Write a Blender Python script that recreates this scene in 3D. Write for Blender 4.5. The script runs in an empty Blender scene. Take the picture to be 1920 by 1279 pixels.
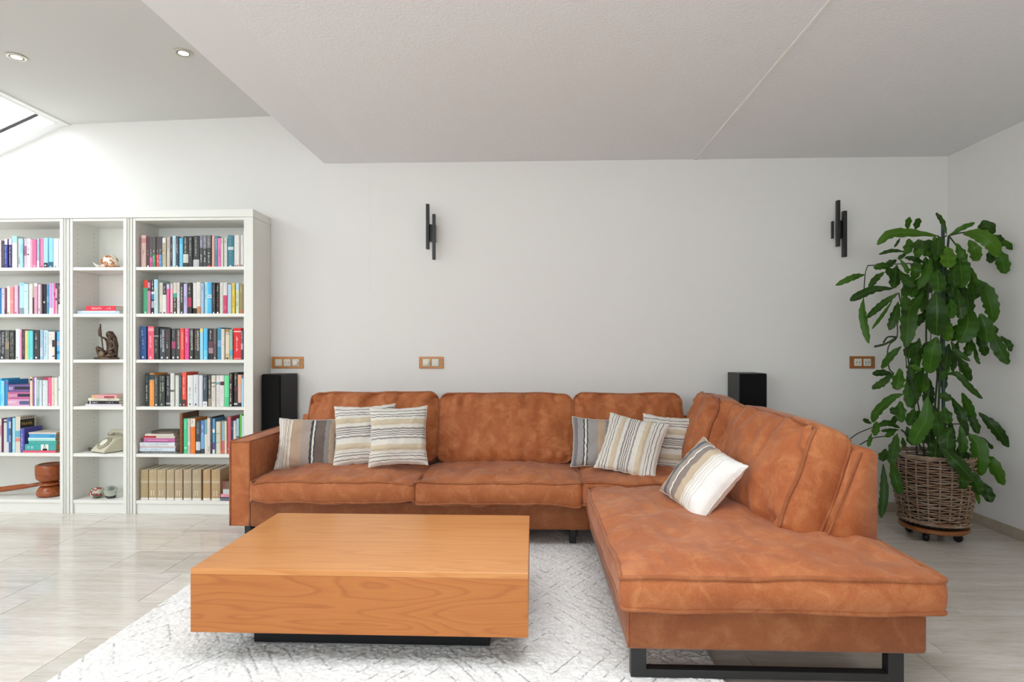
import bpy, bmesh, math, random
import numpy as np
from mathutils import Vector, Matrix, noise

# ------------------------------------------------------------------ camera, world, exposure
SC = bpy.context.scene
COL = SC.collection
F, CX, CY, H = 1100.0, 960.0, 657.0, 1.085          # focal length and horizon in px of the 1920x1279 frame, eye height
TH = math.atan(40 / 1100.0)                          # the camera is turned a little to the left
CT, ST = math.cos(TH), math.sin(TH)
cam = bpy.data.cameras.new('camera')
cam.sensor_width = 36.0
cam.lens = F / 1920 * 36.0
cam.shift_y = (CY - 639.5) / 1920
cam.clip_start = 0.05
camo = bpy.data.objects.new('camera', cam)
COL.objects.link(camo)
camo.location = (0, 0, H)
camo.rotation_euler = (math.pi / 2, 0, TH)
SC.camera = camo

WORLD = 7.1
world = bpy.data.worlds.new('overcast_sky')
SC.world = world
world.use_nodes = True
bg = world.node_tree.nodes['Background']
bg.inputs[0].default_value = (0.88, 0.95, 1.0, 1)
bg.inputs[1].default_value = WORLD
vs = SC.view_settings
vs.view_transform = 'Standard'
vs.look = 'None'
vs.exposure = 0.0
vs.gamma = 1.0
vs.use_curve_mapping = False

# main dimensions of the room (metres; the eye stands above the origin, +Y is the way it looks)
W = 4.05            # back wall
XR = 2.785          # right wall
XL = -5.3           # left wall
YB = -2.6           # wall behind the camera
ZLOW = 2.39         # low ceiling
XSTEP = -1.46       # where the low ceiling ends
XRIDGE, ZRIDGE = -3.30, 2.69
ZHI = 2.737
SLOPE = 0.428


def portal(name, loc, rot, sx, sy):
    l = bpy.data.lights.new(name, 'AREA')
    l.shape = 'RECTANGLE'
    l.size, l.size_y = sx, sy
    l.cycles.is_portal = True
    o = bpy.data.objects.new(name, l)
    COL.objects.link(o)
    o.location, o.rotation_euler = loc, rot
    return o


portal('added_rear_window_portal', (-1.8, YB - 0.02, 1.725), (math.pi / 2, 0, 0), 5.8, 1.15)  # for the unseen window added behind the camera as a light source
LX0, LX1, LY0, LY1 = -1.12, 1.0, 0.42, 1.98        # unseen roof light added in the low ceiling for light from above
portal('added_roof_light_portal', ((LX0 + LX1) / 2, (LY0 + LY1) / 2, 2.53), (0, 0, 0), LX1 - LX0, LY1 - LY0)

# ------------------------------------------------------------------ helpers


def ray(u, v):
    a, b = (u - CX) / F, -(v - CY) / F
    return (CT * a - ST, ST * a + CT, b)


def PY(u, v, Y):
    d = ray(u, v)
    t = Y / d[1]
    return Vector((d[0] * t, Y, H + d[2] * t))


def lin(c):
    return c / 12.92 if c <= 0.04045 else ((c + 0.055) / 1.055) ** 2.4


def hexc(h):
    return tuple(lin(int(h[i:i + 2], 16) / 255) for i in (0, 2, 4)) + (1,)


def thing(name, loc=(0, 0, 0), label=None, cat=None, group=None, kind=None):
    o = bpy.data.objects.new(name, None)
    o.empty_display_size = 0.05
    COL.objects.link(o)
    o.location = loc
    tag(o, label, cat, group, kind)
    return o


def tag(o, label=None, cat=None, group=None, kind=None):
    if label:
        o['label'] = label
    if cat:
        o['category'] = cat
    if group:
        o['group'] = group
    if kind:
        o['kind'] = kind
    return o


def wloc(o):
    p = Vector((0, 0, 0))
    while o is not None:
        p = p + o.location
        o = o.parent
    return p


def obj(name, V, Fc, mat, parent=None, loc=None, smooth=False, uv=None):
    """one mesh object; V in world metres, the origin at loc (or at the parent's origin)"""
    base = wloc(parent)
    org = base if loc is None else Vector(loc)
    me = bpy.data.meshes.new(name)
    me.from_pydata([(v[0] - org.x, v[1] - org.y, v[2] - org.z) for v in V], [], Fc)
    if uv is not None:
        l = me.uv_layers.new(name='UVMap')
        for p in me.polygons:
            for li in p.loop_indices:
                l.data[li].uv = uv[me.loops[li].vertex_index]
    if smooth:
        me.polygons.foreach_set('use_smooth', [True] * len(me.polygons))
    if mat is not None:
        me.materials.append(mat)
    me.update()
    o = bpy.data.objects.new(name, me)
    COL.objects.link(o)
    if parent is not None:
        o.parent = parent
    o.location = org - base
    return o


class MB:
    """collects simple shapes into one mesh"""

    def __init__(s):
        s.V, s.F = [], []

    def add(s, V, Fc):
        n = len(s.V)
        s.V += [tuple(v) for v in V]
        s.F += [tuple(i + n for i in f) for f in Fc]
        return s

    def box(s, x0, x1, y0, y1, z0, z1, M=None):
        V = [(x, y, z) for z in (z0, z1) for y in (y0, y1) for x in (x0, x1)]
        if M is not None:
            V = [M @ Vector(v) for v in V]
        return s.add(V, [(0, 2, 3, 1), (4, 5, 7, 6), (0, 1, 5, 4), (2, 6, 7, 3), (0, 4, 6, 2), (1, 3, 7, 5)])

    def bbox(s, x0, x1, y0, y1, z0, z1, r=0.003, seg=2, M=None):
        bm = bmesh.new()
        bmesh.ops.create_cube(bm, size=1)
        for v in bm.verts:
            v.co = Vector(((x0 + x1) / 2 + v.co.x * (x1 - x0), (y0 + y1) / 2 + v.co.y * (y1 - y0), (z0 + z1) / 2 + v.co.z * (z1 - z0)))
        bmesh.ops.bevel(bm, geom=bm.edges[:], offset=r, segments=seg, affect='EDGES', profile=0.5)
        bm.verts.index_update()
        V = [(M @ v.co) if M is not None else v.co.copy() for v in bm.verts]
        Fc = [tuple(v.index for v in f.verts) for f in bm.faces]
        bm.free()
        return s.add(V, Fc)

    def tube(s, P, r, n=8, closed=False, caps=True):
        P = [Vector(p) for p in P]
        R = r if isinstance(r, (list, tuple)) else [r] * len(P)
        V, Fc = [], []
        up = None
        m = len(P)
        for i, p in enumerate(P):
            if closed:
                t = P[(i + 1) % m] - P[i - 1]
            else:
                t = P[min(i + 1, m - 1)] - P[max(i - 1, 0)]
            if t.length < 1e-9:
                t = Vector((0, 0, 1))
            t.normalize()
            if up is None:
                up = t.cross(Vector((0.31, 0.2, 0.93)))
                if up.length < 0.1:
                    up = t.cross(Vector((1, 0, 0)))
            up = (up - t * up.dot(t))
            up.normalize()
            b = t.cross(up)
            for k in range(n):
                a = 2 * math.pi * k / n
                V.append(p + (up * math.cos(a) + b * math.sin(a)) * R[i])
        for i in range(m if closed else m - 1):
            j = (i + 1) % m
            for k in range(n):
                l = (k + 1) % n
                Fc.append((i * n + k, i * n + l, j * n + l, j * n + k))
        if caps and not closed:
            Fc.append(tuple(range(n))[::-1])
            Fc.append(tuple((m - 1) * n + k for k in range(n)))
        return s.add(V, Fc)

    def lathe(s, prof, c, n=32, M=None, ring=False):
        V, Fc = [], []
        for r, z in prof:
            for k in range(n):
                a = 2 * math.pi * k / n
                V.append(Vector((r * math.cos(a), r * math.sin(a), z)))
        for i in range(len(prof) - 1):
            for k in range(n):
                l = (k + 1) % n
                Fc.append((i * n + k, i * n + l, (i + 1) * n + l, (i + 1) * n + k))
        if ring:
            m_ = len(prof) - 1
            Fc += [(m_ * n + k, m_ * n + (k + 1) % n, (k + 1) % n, k) for k in range(n)]
        else:
            Fc.append(tuple(range(n))[::-1])
            Fc.append(tuple((len(prof) - 1) * n + k for k in range(n)))
        if M is not None:
            V = [M @ v for v in V]
        c = Vector(c)
        return s.add([v + c for v in V], Fc)

    def build(s, name, mat, parent=None, loc=None, smooth=False):
        return obj(name, s.V, s.F, mat, parent, loc, smooth)


# ------------------------------------------------------------------ materials
MATS = {}


def newmat(name):
    m = bpy.data.materials.new(name)
    m.use_nodes = True
    nt = m.node_tree
    return m, nt, nt.nodes['Principled BSDF']


def plain(name, h, rough=0.5, spec=0.5, metal=0.0, coat=0.0, bump=None, var=0.0, varscale=8.0):
    """solid colour with a little procedural mottling and optional fine relief"""
    key = (name, h)
    if key in MATS:
        return MATS[key]
    m, nt, b = newmat(name)
    b.inputs['Roughness'].default_value = rough
    b.inputs['Specular IOR Level'].default_value = spec
    b.inputs['Metallic'].default_value = metal
    b.inputs['Coat Weight'].default_value = coat
    c = hexc(h)
    b.inputs['Base Color'].default_value = c
    tc = nt.nodes.new('ShaderNodeTexCoord')
    if var > 0:
        n = nt.nodes.new('ShaderNodeTexNoise')
        n.inputs['Scale'].default_value = varscale
        n.inputs['Detail'].default_value = 4
        nt.links.new(tc.outputs['Object'], n.inputs['Vector'])
        r = nt.nodes.new('ShaderNodeValToRGB')
        r.color_ramp.elements[0].position, r.color_ramp.elements[1].position = 0.3, 0.7
        r.color_ramp.elements[0].color = tuple(x * (1 - var) for x in c[:3]) + (1,)
        r.color_ramp.elements[1].color = tuple(min(1, x * (1 + var)) for x in c[:3]) + (1,)
        nt.links.new(n.outputs['Fac'], r.inputs['Fac'])
        nt.links.new(r.outputs['Color'], b.inputs['Base Color'])
    if bump:
        n2 = nt.nodes.new('ShaderNodeTexNoise')
        n2.inputs['Scale'].default_value = bump[0]
        n2.inputs['Detail'].default_value = 3
        nt.links.new(tc.outputs['Object'], n2.inputs['Vector'])
        bp = nt.nodes.new('ShaderNodeBump')
        bp.inputs['Strength'].default_value = bump[1]
        bp.inputs['Distance'].default_value = bump[2]
        nt.links.new(n2.outputs['Fac'], bp.inputs['Height'])
        nt.links.new(bp.outputs['Normal'], b.inputs['Normal'])
    MATS[key] = m
    return m


def ramp(nt, fac, stops, interp='LINEAR'):
    r = nt.nodes.new('ShaderNodeValToRGB')
    r.color_ramp.interpolation = interp
    el = r.color_ramp.elements
    while len(el) < len(stops):
        el.new(0.5)
    for e, (p, h) in zip(el, stops):
        e.position = p
        e.color = hexc(h) if isinstance(h, str) else h
    nt.links.new(fac, r.inputs['Fac'])
    return r.outputs['Color']


def mapping(nt, out, scale=(1, 1, 1), loc=(0, 0, 0)):
    mp = nt.nodes.new('ShaderNodeMapping')
    mp.inputs['Scale'].default_value = scale
    mp.inputs['Location'].default_value = loc
    nt.links.new(out, mp.inputs['Vector'])
    return mp


def noisetex(nt, vec, scale, detail=4, rough=0.5, dist=0.0):
    n = nt.nodes.new('ShaderNodeTexNoise')
    n.inputs['Scale'].default_value = scale
    n.inputs['Detail'].default_value = detail
    n.inputs['Roughness'].default_value = rough
    n.inputs['Distortion'].default_value = dist
    nt.links.new(vec, n.inputs['Vector'])
    return n.outputs['Fac']


def mathn(nt, op, a, b=None):
    n = nt.nodes.new('ShaderNodeMath')
    n.operation = op
    for i, x in enumerate((a, b)):
        if x is None:
            continue
        if isinstance(x, (int, float)):
            n.inputs[i].default_value = x
        else:
            nt.links.new(x, n.inputs[i])
    return n.outputs[0]


def mixc(nt, fac, a, b, mode='MIX'):
    n = nt.nodes.new('ShaderNodeMixRGB')
    n.blend_type = mode
    for i, x in enumerate((fac, a, b)):
        if isinstance(x, (int, float)):
            n.inputs[i].default_value = x
        elif isinstance(x, str):
            n.inputs[i].default_value = hexc(x)
        else:
            nt.links.new(x, n.inputs[i])
    return n.outputs[0]


def bumpn(nt, b, h, strength, dist):
    bp = nt.nodes.new('ShaderNodeBump')
    bp.inputs['Strength'].default_value = strength
    bp.inputs['Distance'].default_value = dist
    nt.links.new(h, bp.inputs['Height'])
    nt.links.new(bp.outputs['Normal'], b.inputs['Normal'])


def texco(nt, which='Object'):
    t = nt.nodes.new('ShaderNodeTexCoord')
    return t.outputs[which]


M_WALL = plain('wall_paint', 'ebe9e5', 0.75, 0.25, bump=(180, 0.08, 0.002))
M_CEIL = plain('smooth_ceiling_paint', 'f0f0f1', 0.85, 0.2, bump=(90, 0.1, 0.002))


def make_stucco():
    m, nt, b = newmat('spray_plaster')
    b.inputs['Base Color'].default_value = hexc('f2f2f3')
    b.inputs['Roughness'].default_value = 0.9
    b.inputs['Specular IOR Level'].default_value = 0.15
    tc = texco(nt)
    n = noisetex(nt, tc, 75, 3, 0.6)
    bumpn(nt, b, n, 0.55, 0.006)
    return m


M_STUCCO = make_stucco()
M_WHITE = plain('white_lacquer', 'ecebe4', 0.35, 0.4, bump=(60, 0.03, 0.001))
M_TRIM = plain('white_trim_paint', 'efeeea', 0.4, 0.4, bump=(60, 0.03, 0.001))
M_BLACKM = plain('black_steel', '1d1d1e', 0.42, 0.5, bump=(400, 0.06, 0.0005))
M_BLACKP = plain('black_plinth_board', '111114', 0.5, 0.4, bump=(200, 0.05, 0.0005))


def make_leather(name='cognac_nubuck', k=1.0):
    m, nt, b = newmat(name)
    tc = texco(nt)
    n1 = noisetex(nt, tc, 3.2, 5, 0.62, 0.6)
    n2 = noisetex(nt, mapping(nt, tc, (1, 1, 1.0)).outputs[0], 14, 5, 0.6, 0.8)
    n3 = noisetex(nt, tc, 160, 3, 0.6)
    c1 = ramp(nt, n1, [(0.3, '9a5630'), (0.48, 'ad663c'), (0.66, 'c98558')])
    c2 = ramp(nt, n2, [(0.32, '995631'), (0.5, 'ad663d'), (0.68, 'd0946a')])
    c = mixc(nt, 0.45, c1, c2)
    c = mixc(nt, 0.18, c, ramp(nt, n3, [(0.3, '7a3f22'), (0.7, 'c78a62')]))
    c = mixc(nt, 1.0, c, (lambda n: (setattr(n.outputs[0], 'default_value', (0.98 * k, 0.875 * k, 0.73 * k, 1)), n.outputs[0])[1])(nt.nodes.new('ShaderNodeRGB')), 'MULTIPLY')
    nt.links.new(c, b.inputs['Base Color'])
    b.inputs['Roughness'].default_value = 0.62
    b.inputs['Specular IOR Level'].default_value = 0.28
    b.inputs['Sheen Weight'].default_value = 0.12
    b.inputs['Sheen Roughness'].default_value = 0.5
    h = mathn(nt, 'ADD', mathn(nt, 'MULTIPLY', n2, 1.0), mathn(nt, 'MULTIPLY', n3, 0.12))
    bumpn(nt, b, h, 0.35, 0.006)
    return m


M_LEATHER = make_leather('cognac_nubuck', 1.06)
M_LEATHER_LIT = make_leather('lit_cognac_nubuck', 1.0)  # seat copy of the same leather, its tone stands in for light on it
M_LEATHER_SHADED = make_leather('shaded_cognac_nubuck', 0.6)  # base copy of the same leather, darkened to imitate shade on low fronts


def make_wood(name, cols, front=False, rough=0.32):
    m, nt, b = newmat(name)
    tc = texco(nt)
    if front:
        base = noisetex(nt, mapping(nt, tc, (1.1, 6, 7.5), (3.7, 0, 1.3)).outputs[0], 1.0, 2, 0.45, 0.25)
        rings = mathn(nt, 'FRACT', mathn(nt, 'MULTIPLY', base, 15.0))
    else:
        base = noisetex(nt, mapping(nt, tc, (0.5, 7, 7)).outputs[0], 1.0, 2, 0.5, 0.2)
        rings = mathn(nt, 'FRACT', mathn(nt, 'MULTIPLY', base, 13.0))
    fib = noisetex(nt, mapping(nt, tc, (6, 160, 160)).outputs[0], 1.0, 3, 0.6)
    c = ramp(nt, rings, [(0.0, cols[0]), (0.16, cols[1]), (0.8, cols[2]), (1.0, cols[0])])
    c = mixc(nt, 0.3, c, ramp(nt, fib, [(0.3, cols[0]), (0.7, cols[2])]))
    big = noisetex(nt, mapping(nt, tc, (0.8, 3, 3)).outputs[0], 1.3, 2)
    c = mixc(nt, 0.3, c, ramp(nt, big, [(0.35, cols[1]), (0.65, cols[2])]))
    nt.links.new(c, b.inputs['Base Color'])
    b.inputs['Roughness'].default_value = rough
    b.inputs['Specular IOR Level'].default_value = 0.45
    b.inputs['Coat Weight'].default_value = 0.15
    b.inputs['Coat Roughness'].default_value = 0.2
    return m


M_CHERRY_TOP = make_wood('cherry_veneer_top', ('b87236', 'c88448', 'd19054'), False, 0.3)
M_CHERRY_FRONT = make_wood('cherry_veneer_front', ('98521f', 'b0682c', 'ba7234'), True, 0.4)
M_GAVEL = make_wood('polished_red_wood', ('6e3418', '94481f', 'a8582c'), True, 0.25)
M_SWITCHWOOD = make_wood('orange_wood_frame', ('a86a2c', 'bd7c3a', 'c98a4a'), False, 0.35)
M_SWITCHDARK = make_wood('brown_wood_frame', ('8e5424', 'a0622c', 'ad6e36'), False, 0.35)
M_TROLLEY = make_wood('stained_trolley_wood', ('6a3a1a', '8a5228', '9c6234'), False, 0.45)


def make_travertine():
    m, nt, b = newmat('polished_travertine')
    tc = texco(nt)
    oi = nt.nodes.new('ShaderNodeObjectInfo')
    off = nt.nodes.new('ShaderNodeCombineXYZ')
    nt.links.new(mathn(nt, 'MULTIPLY', oi.outputs['Random'], 37.0), off.inputs[0])
    nt.links.new(mathn(nt, 'MULTIPLY', oi.outputs['Random'], 91.0), off.inputs[1])
    ad = nt.nodes.new('ShaderNodeVectorMath')
    ad.operation = 'ADD'
    nt.links.new(tc, ad.inputs[0])
    nt.links.new(off.outputs[0], ad.inputs[1])
    v1 = mapping(nt, ad.outputs[0], (1.6, 16, 1)).outputs[0]
    n1 = noisetex(nt, v1, 1.4, 5, 0.6, 0.4)
    n2 = noisetex(nt, mapping(nt, ad.outputs[0], (6, 50, 1)).outputs[0], 2.0, 4, 0.65, 0.3)
    c = ramp(nt, n1, [(0.25, 'c0b5a6'), (0.45, 'd4ccc2'), (0.62, 'e0dbd4'), (0.8, 'eae7e2')])
    c2 = ramp(nt, n2, [(0.3, 'b6aa9b'), (0.55, 'dcd6ce'), (0.8, 'ece9e4')])
    c = mixc(nt, 0.35, c, c2)
    tone = ramp(nt, oi.outputs['Random'], [(0.0, (0.88, 0.86, 0.84, 1)), (0.5, (1, 0.99, 0.98, 1)), (1.0, (1.07, 1.06, 1.05, 1))])
    c = mixc(nt, 1.0, c, tone, 'MULTIPLY')
    nt.links.new(c, b.inputs['Base Color'])
    r = ramp(nt, n2, [(0.3, (0.16, 0.16, 0.16, 1)), (0.7, (0.08, 0.08, 0.08, 1))])
    nt.links.new(r, b.inputs['Roughness'])
    b.inputs['Specular IOR Level'].default_value = 0.6
    bumpn(nt, b, n2, 0.05, 0.002)
    return m


M_TILE = make_travertine()
M_GROUT = plain('beige_grout', '8f8474', 0.9, 0.2)
M_PLINTH = plain('travertine_skirting', 'b3a693', 0.35, 0.4, var=0.12, varscale=14)


def make_glass():
    m, nt, b = newmat('window_glass')
    out = nt.nodes['Material Output']
    t = nt.nodes.new('ShaderNodeBsdfTransparent')
    g = nt.nodes.new('ShaderNodeBsdfGlossy')
    g.inputs['Roughness'].default_value = 0.02
    fr = nt.nodes.new('ShaderNodeFresnel')
    fr.inputs[0].default_value = 1.45
    mx = nt.nodes.new('ShaderNodeMixShader')
    nt.links.new(fr.outputs[0], mx.inputs[0])
    nt.links.new(t.outputs[0], mx.inputs[1])
    nt.links.new(g.outputs[0], mx.inputs[2])
    nt.links.new(mx.outputs[0], out.inputs[0])
    return m


M_GLASS = make_glass()

# ------------------------------------------------------------------ the setting


def structure(o):
    o['kind'] = 'structure'
    return o


TK = 0.2
# back wall (with a fine vertical board joint left of the sofa)
structure(MB().box(XL - TK, -1.1378, W, W + TK, -0.1, 3.1).box(-1.1365, XR + TK, W, W + TK, -0.1, 3.1)
          .box(-1.1378, -1.1365, W + 0.0012, W + TK, -0.1, 3.1).build('wall_back', M_WALL))
structure(MB().box(XR, XR + TK, YB - TK, W, -0.1, 3.1).build('wall_right', M_WALL))
structure(MB().box(XL - TK, XL, YB - TK, W, -0.1, 3.1).build('wall_left', M_WALL))
# wall behind the camera; its wide window is added, unseen, to let light in
structure(MB().box(XL, -4.7, YB - TK, YB, -0.1, 3.1).box(1.1, XR, YB - TK, YB, -0.1, 3.1)
          .box(-4.7, 1.1, YB - TK, YB, 2.3, 3.1).box(-4.7, 1.1, YB - TK, YB, -0.1, 1.15).build('wall_front', M_WALL))
fr = thing('window_2', (-1.8, YB - 0.1, 1.15), kind='structure')
for x in (-4.7, -3.26, -1.82, -0.4, 1.04):
    MB().bbox(x, x + 0.06, YB - 0.13, YB - 0.07, 1.15, 2.3).build('mullion', M_TRIM, fr)
# low ceiling: sprayed plaster, plus the smooth beam strip along its open edge
structure(MB().box(XSTEP + 0.30, XR, LY1, W, ZLOW, 2.52).box(XSTEP + 0.30, XR, YB, LY0, ZLOW, 2.52)
          .box(XSTEP + 0.30, LX0, LY0, LY1, ZLOW, 2.52).box(LX1, XR, LY0, LY1, ZLOW, 2.52).build('ceiling', M_STUCCO))
rl = thing('window_7', ((LX0 + LX1) / 2, (LY0 + LY1) / 2, 2.5), kind='structure')  # added roof light, out of view, brightens the upward faces
for k in range(5):
    x = LX0 + (LX1 - LX0 - 0.04) * k / 4
    MB().bbox(x, x + 0.04, LY0, LY1, 2.47, 2.51, 0.002).build('glazing_bar', M_TRIM, rl)
for y in (LY0, LY1 - 0.04):
    MB().bbox(LX0, LX1, y, y + 0.04, 2.44, 2.469, 0.002).build('frame_rail', M_TRIM, rl)
obj('pane', [(LX0, LY0, 2.515), (LX1, LY0, 2.515), (LX1, LY1, 2.515), (LX0, LY1, 2.515)], [(0, 1, 2, 3)], M_GLASS, rl)
structure(MB().box(XSTEP, XSTEP + 0.30, YB, W, ZLOW, 2.76).build('trim_1', M_CEIL))
# seam moulding across the low ceiling
structure(MB().bbox(1.098, 1.116, LY1, W, ZLOW - 0.006, ZLOW + 0.002, 0.002).build('trim_2', M_TRIM))
# high ceiling
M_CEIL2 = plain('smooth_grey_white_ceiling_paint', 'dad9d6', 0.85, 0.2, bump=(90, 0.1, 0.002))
V = [(XRIDGE, YB, ZRIDGE), (XSTEP, YB, ZHI), (XSTEP, W, ZHI), (XRIDGE, W, ZRIDGE),
     (XRIDGE, YB, 3.1), (XSTEP, YB, 3.1), (XSTEP, W, 3.1), (XRIDGE, W, 3.1)]
structure(obj('ceiling_high', V, [(0, 3, 2, 1), (4, 5, 6, 7), (0, 1, 5, 4), (3, 7, 6, 2), (0, 4, 7, 3), (1, 2, 6, 5)], M_CEIL2))

# sloping roof, one window in view, three added unseen for daylight; s runs down the slope, n is its normal
SD = Vector((-1, 0, -SLOPE)).normalized()
ND = Vector((-SLOPE, 0, 1)).normalized()
R0 = Vector((XRIDGE, 0, ZRIDGE))


def sp(s, y, n=0.0):
    p = R0 + SD * s + ND * n
    return (p.x, y, p.z)


def sbox(mb, s0, s1, y0, y1, n0, n1):
    V = [sp(s, y, n) for n in (n0, n1) for y in (y0, y1) for s in (s0, s1)]
    return mb.add(V, [(0, 2, 3, 1), (4, 5, 7, 6), (0, 1, 5, 4), (2, 6, 7, 3), (0, 4, 6, 2), (1, 3, 7, 5)])


SLEN = 2.3
WINY = [(2.86, 3.985), (1.5, 2.7), (0.15, 1.35), (-1.9, -0.7)]
S0, S1 = 0.03, 1.4
roof = MB()
sbox(roof, S1, SLEN, YB, W, 0, 0.2)
sbox(roof, 0.0, S0, YB, W, 0, 0.2)
ys = [YB] + [y for w in sorted(WINY) for y in w] + [W]
for i in range(0, len(ys), 2):
    sbox(roof, S0, S1, ys[i], ys[i + 1], 0, 0.2)
S1A = 0.95
sbox(roof, S1A, S1, WINY[0][0], WINY[0][1], 0, 0.2)
S1B = S1
structure(roof.build('ceiling_slope', M_CEIL))
M_GASKET = plain('dark_gasket', '26262e', 0.5)
for i, (y0, y1) in enumerate(sorted(WINY, reverse=True)):
    S1 = S1A if i == 0 else S1B
    wn = thing('window_1' if i == 0 else 'window_%d' % (i + 2), sp(S0, y0), kind='structure')  # all but the first are added out of view for more daylight
    for nm, a in (('lining_board', (S0, S1, y1 - 0.012, y1, -0.001, 0.092)), ('lining_board', (S0, S1, y0, y0 + 0.012, -0.001, 0.092)),
                  ('lining_board', (S0, S0 + 0.012, y0, y1, -0.001, 0.092)), ('lining_board', (S1 - 0.012, S1, y0, y1, -0.001, 0.092))):
        sbox(MB(), *a).build(nm, M_TRIM, wn)
    t = 0.03
    for nm, a in (('sash', (S0, S1, y1 - t, y1, 0.104, 0.16)), ('sash', (S0, S1, y0, y0 + t, 0.104, 0.16)),
                  ('sash', (S0, S0 + 0.03, y0 + t, y1 - t, 0.104, 0.16)), ('sash', (S1 - t, S1, y0 + t, y1 - t, 0.104, 0.16))):
        sbox(MB(), *a).build(nm, M_TRIM, wn)
    g = MB()
    for a in ((S0, S1, y1 - 0.02, y1 - 0.001, 0.092, 0.104), (S0, S1, y0 + 0.001, y0 + 0.02, 0.092, 0.104)):
        sbox(g, *a)
    g.build('gasket', M_GASKET, wn)
    obj('pane', [sp(S0, y0 + t, 0.13), sp(S1, y0 + t, 0.13), sp(S1, y1 - t, 0.13), sp(S0, y1 - t, 0.13)], [(0, 1, 2, 3)], M_GLASS, wn)
    c = Vector(sp((S0 + S1) / 2, (y0 + y1) / 2, 0.175))
    po = portal('roof_window_portal', c, (0, 0, 0), S1 - S0, y1 - y0)
    po.rotation_euler = ND.to_track_quat('Z', 'Y').to_euler()
    po.data.size, po.data.size_y = (S1 - S0, y1 - y0)
# the white edge strip where flat and sloping ceiling meet
structure(MB().bbox(XRIDGE - 0.02, XRIDGE + 0.016, YB, W, ZRIDGE - 0.012, ZRIDGE + 0.012, 0.003).build('trim_3', M_TRIM))

# floor: screed, then tiles laid in rows of mixed lengths
fl = thing('floor', (0, 0, 0), kind='structure')
MB().box(XL, XR, YB, W, -0.1, -0.003).build('grout_bed', M_GROUT, fl)
PITCH = 0.3155
ROWS = {0: [-2.14], 1: [-2.75, -2.10], 2: [-2.665, -2.06], 3: [-2.122, -1.809], 4: [-2.318], 5: [-2.187], 6: [-1.682]}
RIGHT = {4: 1.767}
rnd = random.Random(5)
far = MB()
ytop = W
for r in range(21):
    y1, y0 = W - r * PITCH, max(YB, W - (r + 1) * PITCH)
    if y1 <= YB + 0.01:
        break
    cuts = sorted(ROWS.get(r, [-2.0 - rnd.random() * 0.6]))
    if r in RIGHT:
        cuts.append(RIGHT[r])
    allc = list(cuts)
    x = cuts[0] - 0.61
    while x > XL + 0.1:
        allc.append(x)
        x -= 0.61
    x = (cuts[-1] if r not in RIGHT else cuts[-2]) + 0.61
    while x < XR - 0.1:
        if not (r in RIGHT and abs(x - RIGHT[r]) < 0.3):
            allc.append(x)
        x += 0.61
    allc = [XL] + sorted(allc) + [XR]
    for a, b_ in zip(allc[:-1], allc[1:]):
        g = 0.0012
        mb = MB().bbox(a + g, b_ - g, y0 + g, y1 - g, -0.012, rnd.uniform(-0.0002, 0.0002), 0.0006, 1)
        if r < 11:
            mb.build('floor_tile', M_TILE, fl, loc=((a + b_) / 2, (y0 + y1) / 2, 0))
        else:
            far.add(mb.V, mb.F)
far.build('floor_tiles_behind', M_TILE, fl)['kind'] = 'stuff'
# stone skirting
structure(MB().bbox(-1.83, XR, W - 0.010, W, 0, 0.062, 0.002).build('baseboard_back', M_PLINTH))
structure(MB().bbox(XR - 0.010, XR, YB, W - 0.011, 0, 0.062, 0.002).build('baseboard_right', M_PLINTH))
# unseen ground outside the added window, made pale to bounce light in
structure(MB().box(-9, 7, -14, YB - TK - 0.01, -0.25, -0.1).build('ground', plain('pale_bounce_paving', 'd8d5cf', 0.9, var=0.1, varscale=3)))

# ------------------------------------------------------------------ bookcases
YF = 3.79                         # front of the bookcases
YS = 3.815                        # where the spines stand
SHELFV = [500, 588, 674.5, 763, 852, 940]
SHELFZ = [PY(355, v, YF).z for v in SHELFV]      # tops of the boards
ZTOPIN = PY(355, 413, YF).z
ZCORN = PY(475, 392, YF).z


def ux(u, Y=YF):
    return PY(u, 700, Y).x


def bookcase(label, x0, x1, xi0, xi1, extra=None):
    """x0..x1 outer, xi0..xi1 the open width"""
    t = thing('bookcase', ((x0 + x1) / 2, YF, 0), label, 'bookcase')
    zt = ZTOPIN + 0.018
    MB().bbox(x0, xi0, YF, W - 0.012, 0, zt, 0.001, 1).build('side_panel', M_WHITE, t)
    MB().bbox(xi1, x1, YF, W - 0.012, 0, zt, 0.001, 1).build('side_panel', M_WHITE, t)
    MB().bbox(xi0, xi1, YF + 0.002, W - 0.02, ZTOPIN, zt, 0.001, 1).build('top_panel', M_WHITE, t)
    MB().box(xi0, xi1, W - 0.02, W - 0.013, 0, zt).build('back_panel', M_WHITE, t)
    for z in SHELFZ:
        MB().bbox(xi0 + 0.0005, xi1 - 0.0005, YF + 0.004, W - 0.021, z - 0.021, z, 0.001, 1).build('shelf', M_WHITE, t)
    MB().bbox(xi0 + 0.0005, xi1 - 0.0005, YF + 0.012, YF + 0.028, 0, SHELFZ[-1] - 0.0215, 0.001, 1).build('plinth', M_WHITE, t)
    pin = MB()
    Mx = Matrix.Rotation(math.pi / 2, 4, 'Y')
    z = 0.2
    while z < 1.9:
        if min(abs(z - s) for s in SHELFZ) > 0.03:
            for y in (YF + 0.045, W - 0.07):
                pin.lathe([(0.0025, 0), (0.0025, 0.0008)], (xi0, y, z), 8, Mx)
        z += 0.032
    pin.build('pin_holes', plain('pin_hole_shadow_plastic', '8a8478', 0.7), t)['kind'] = 'stuff'
    return t


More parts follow.
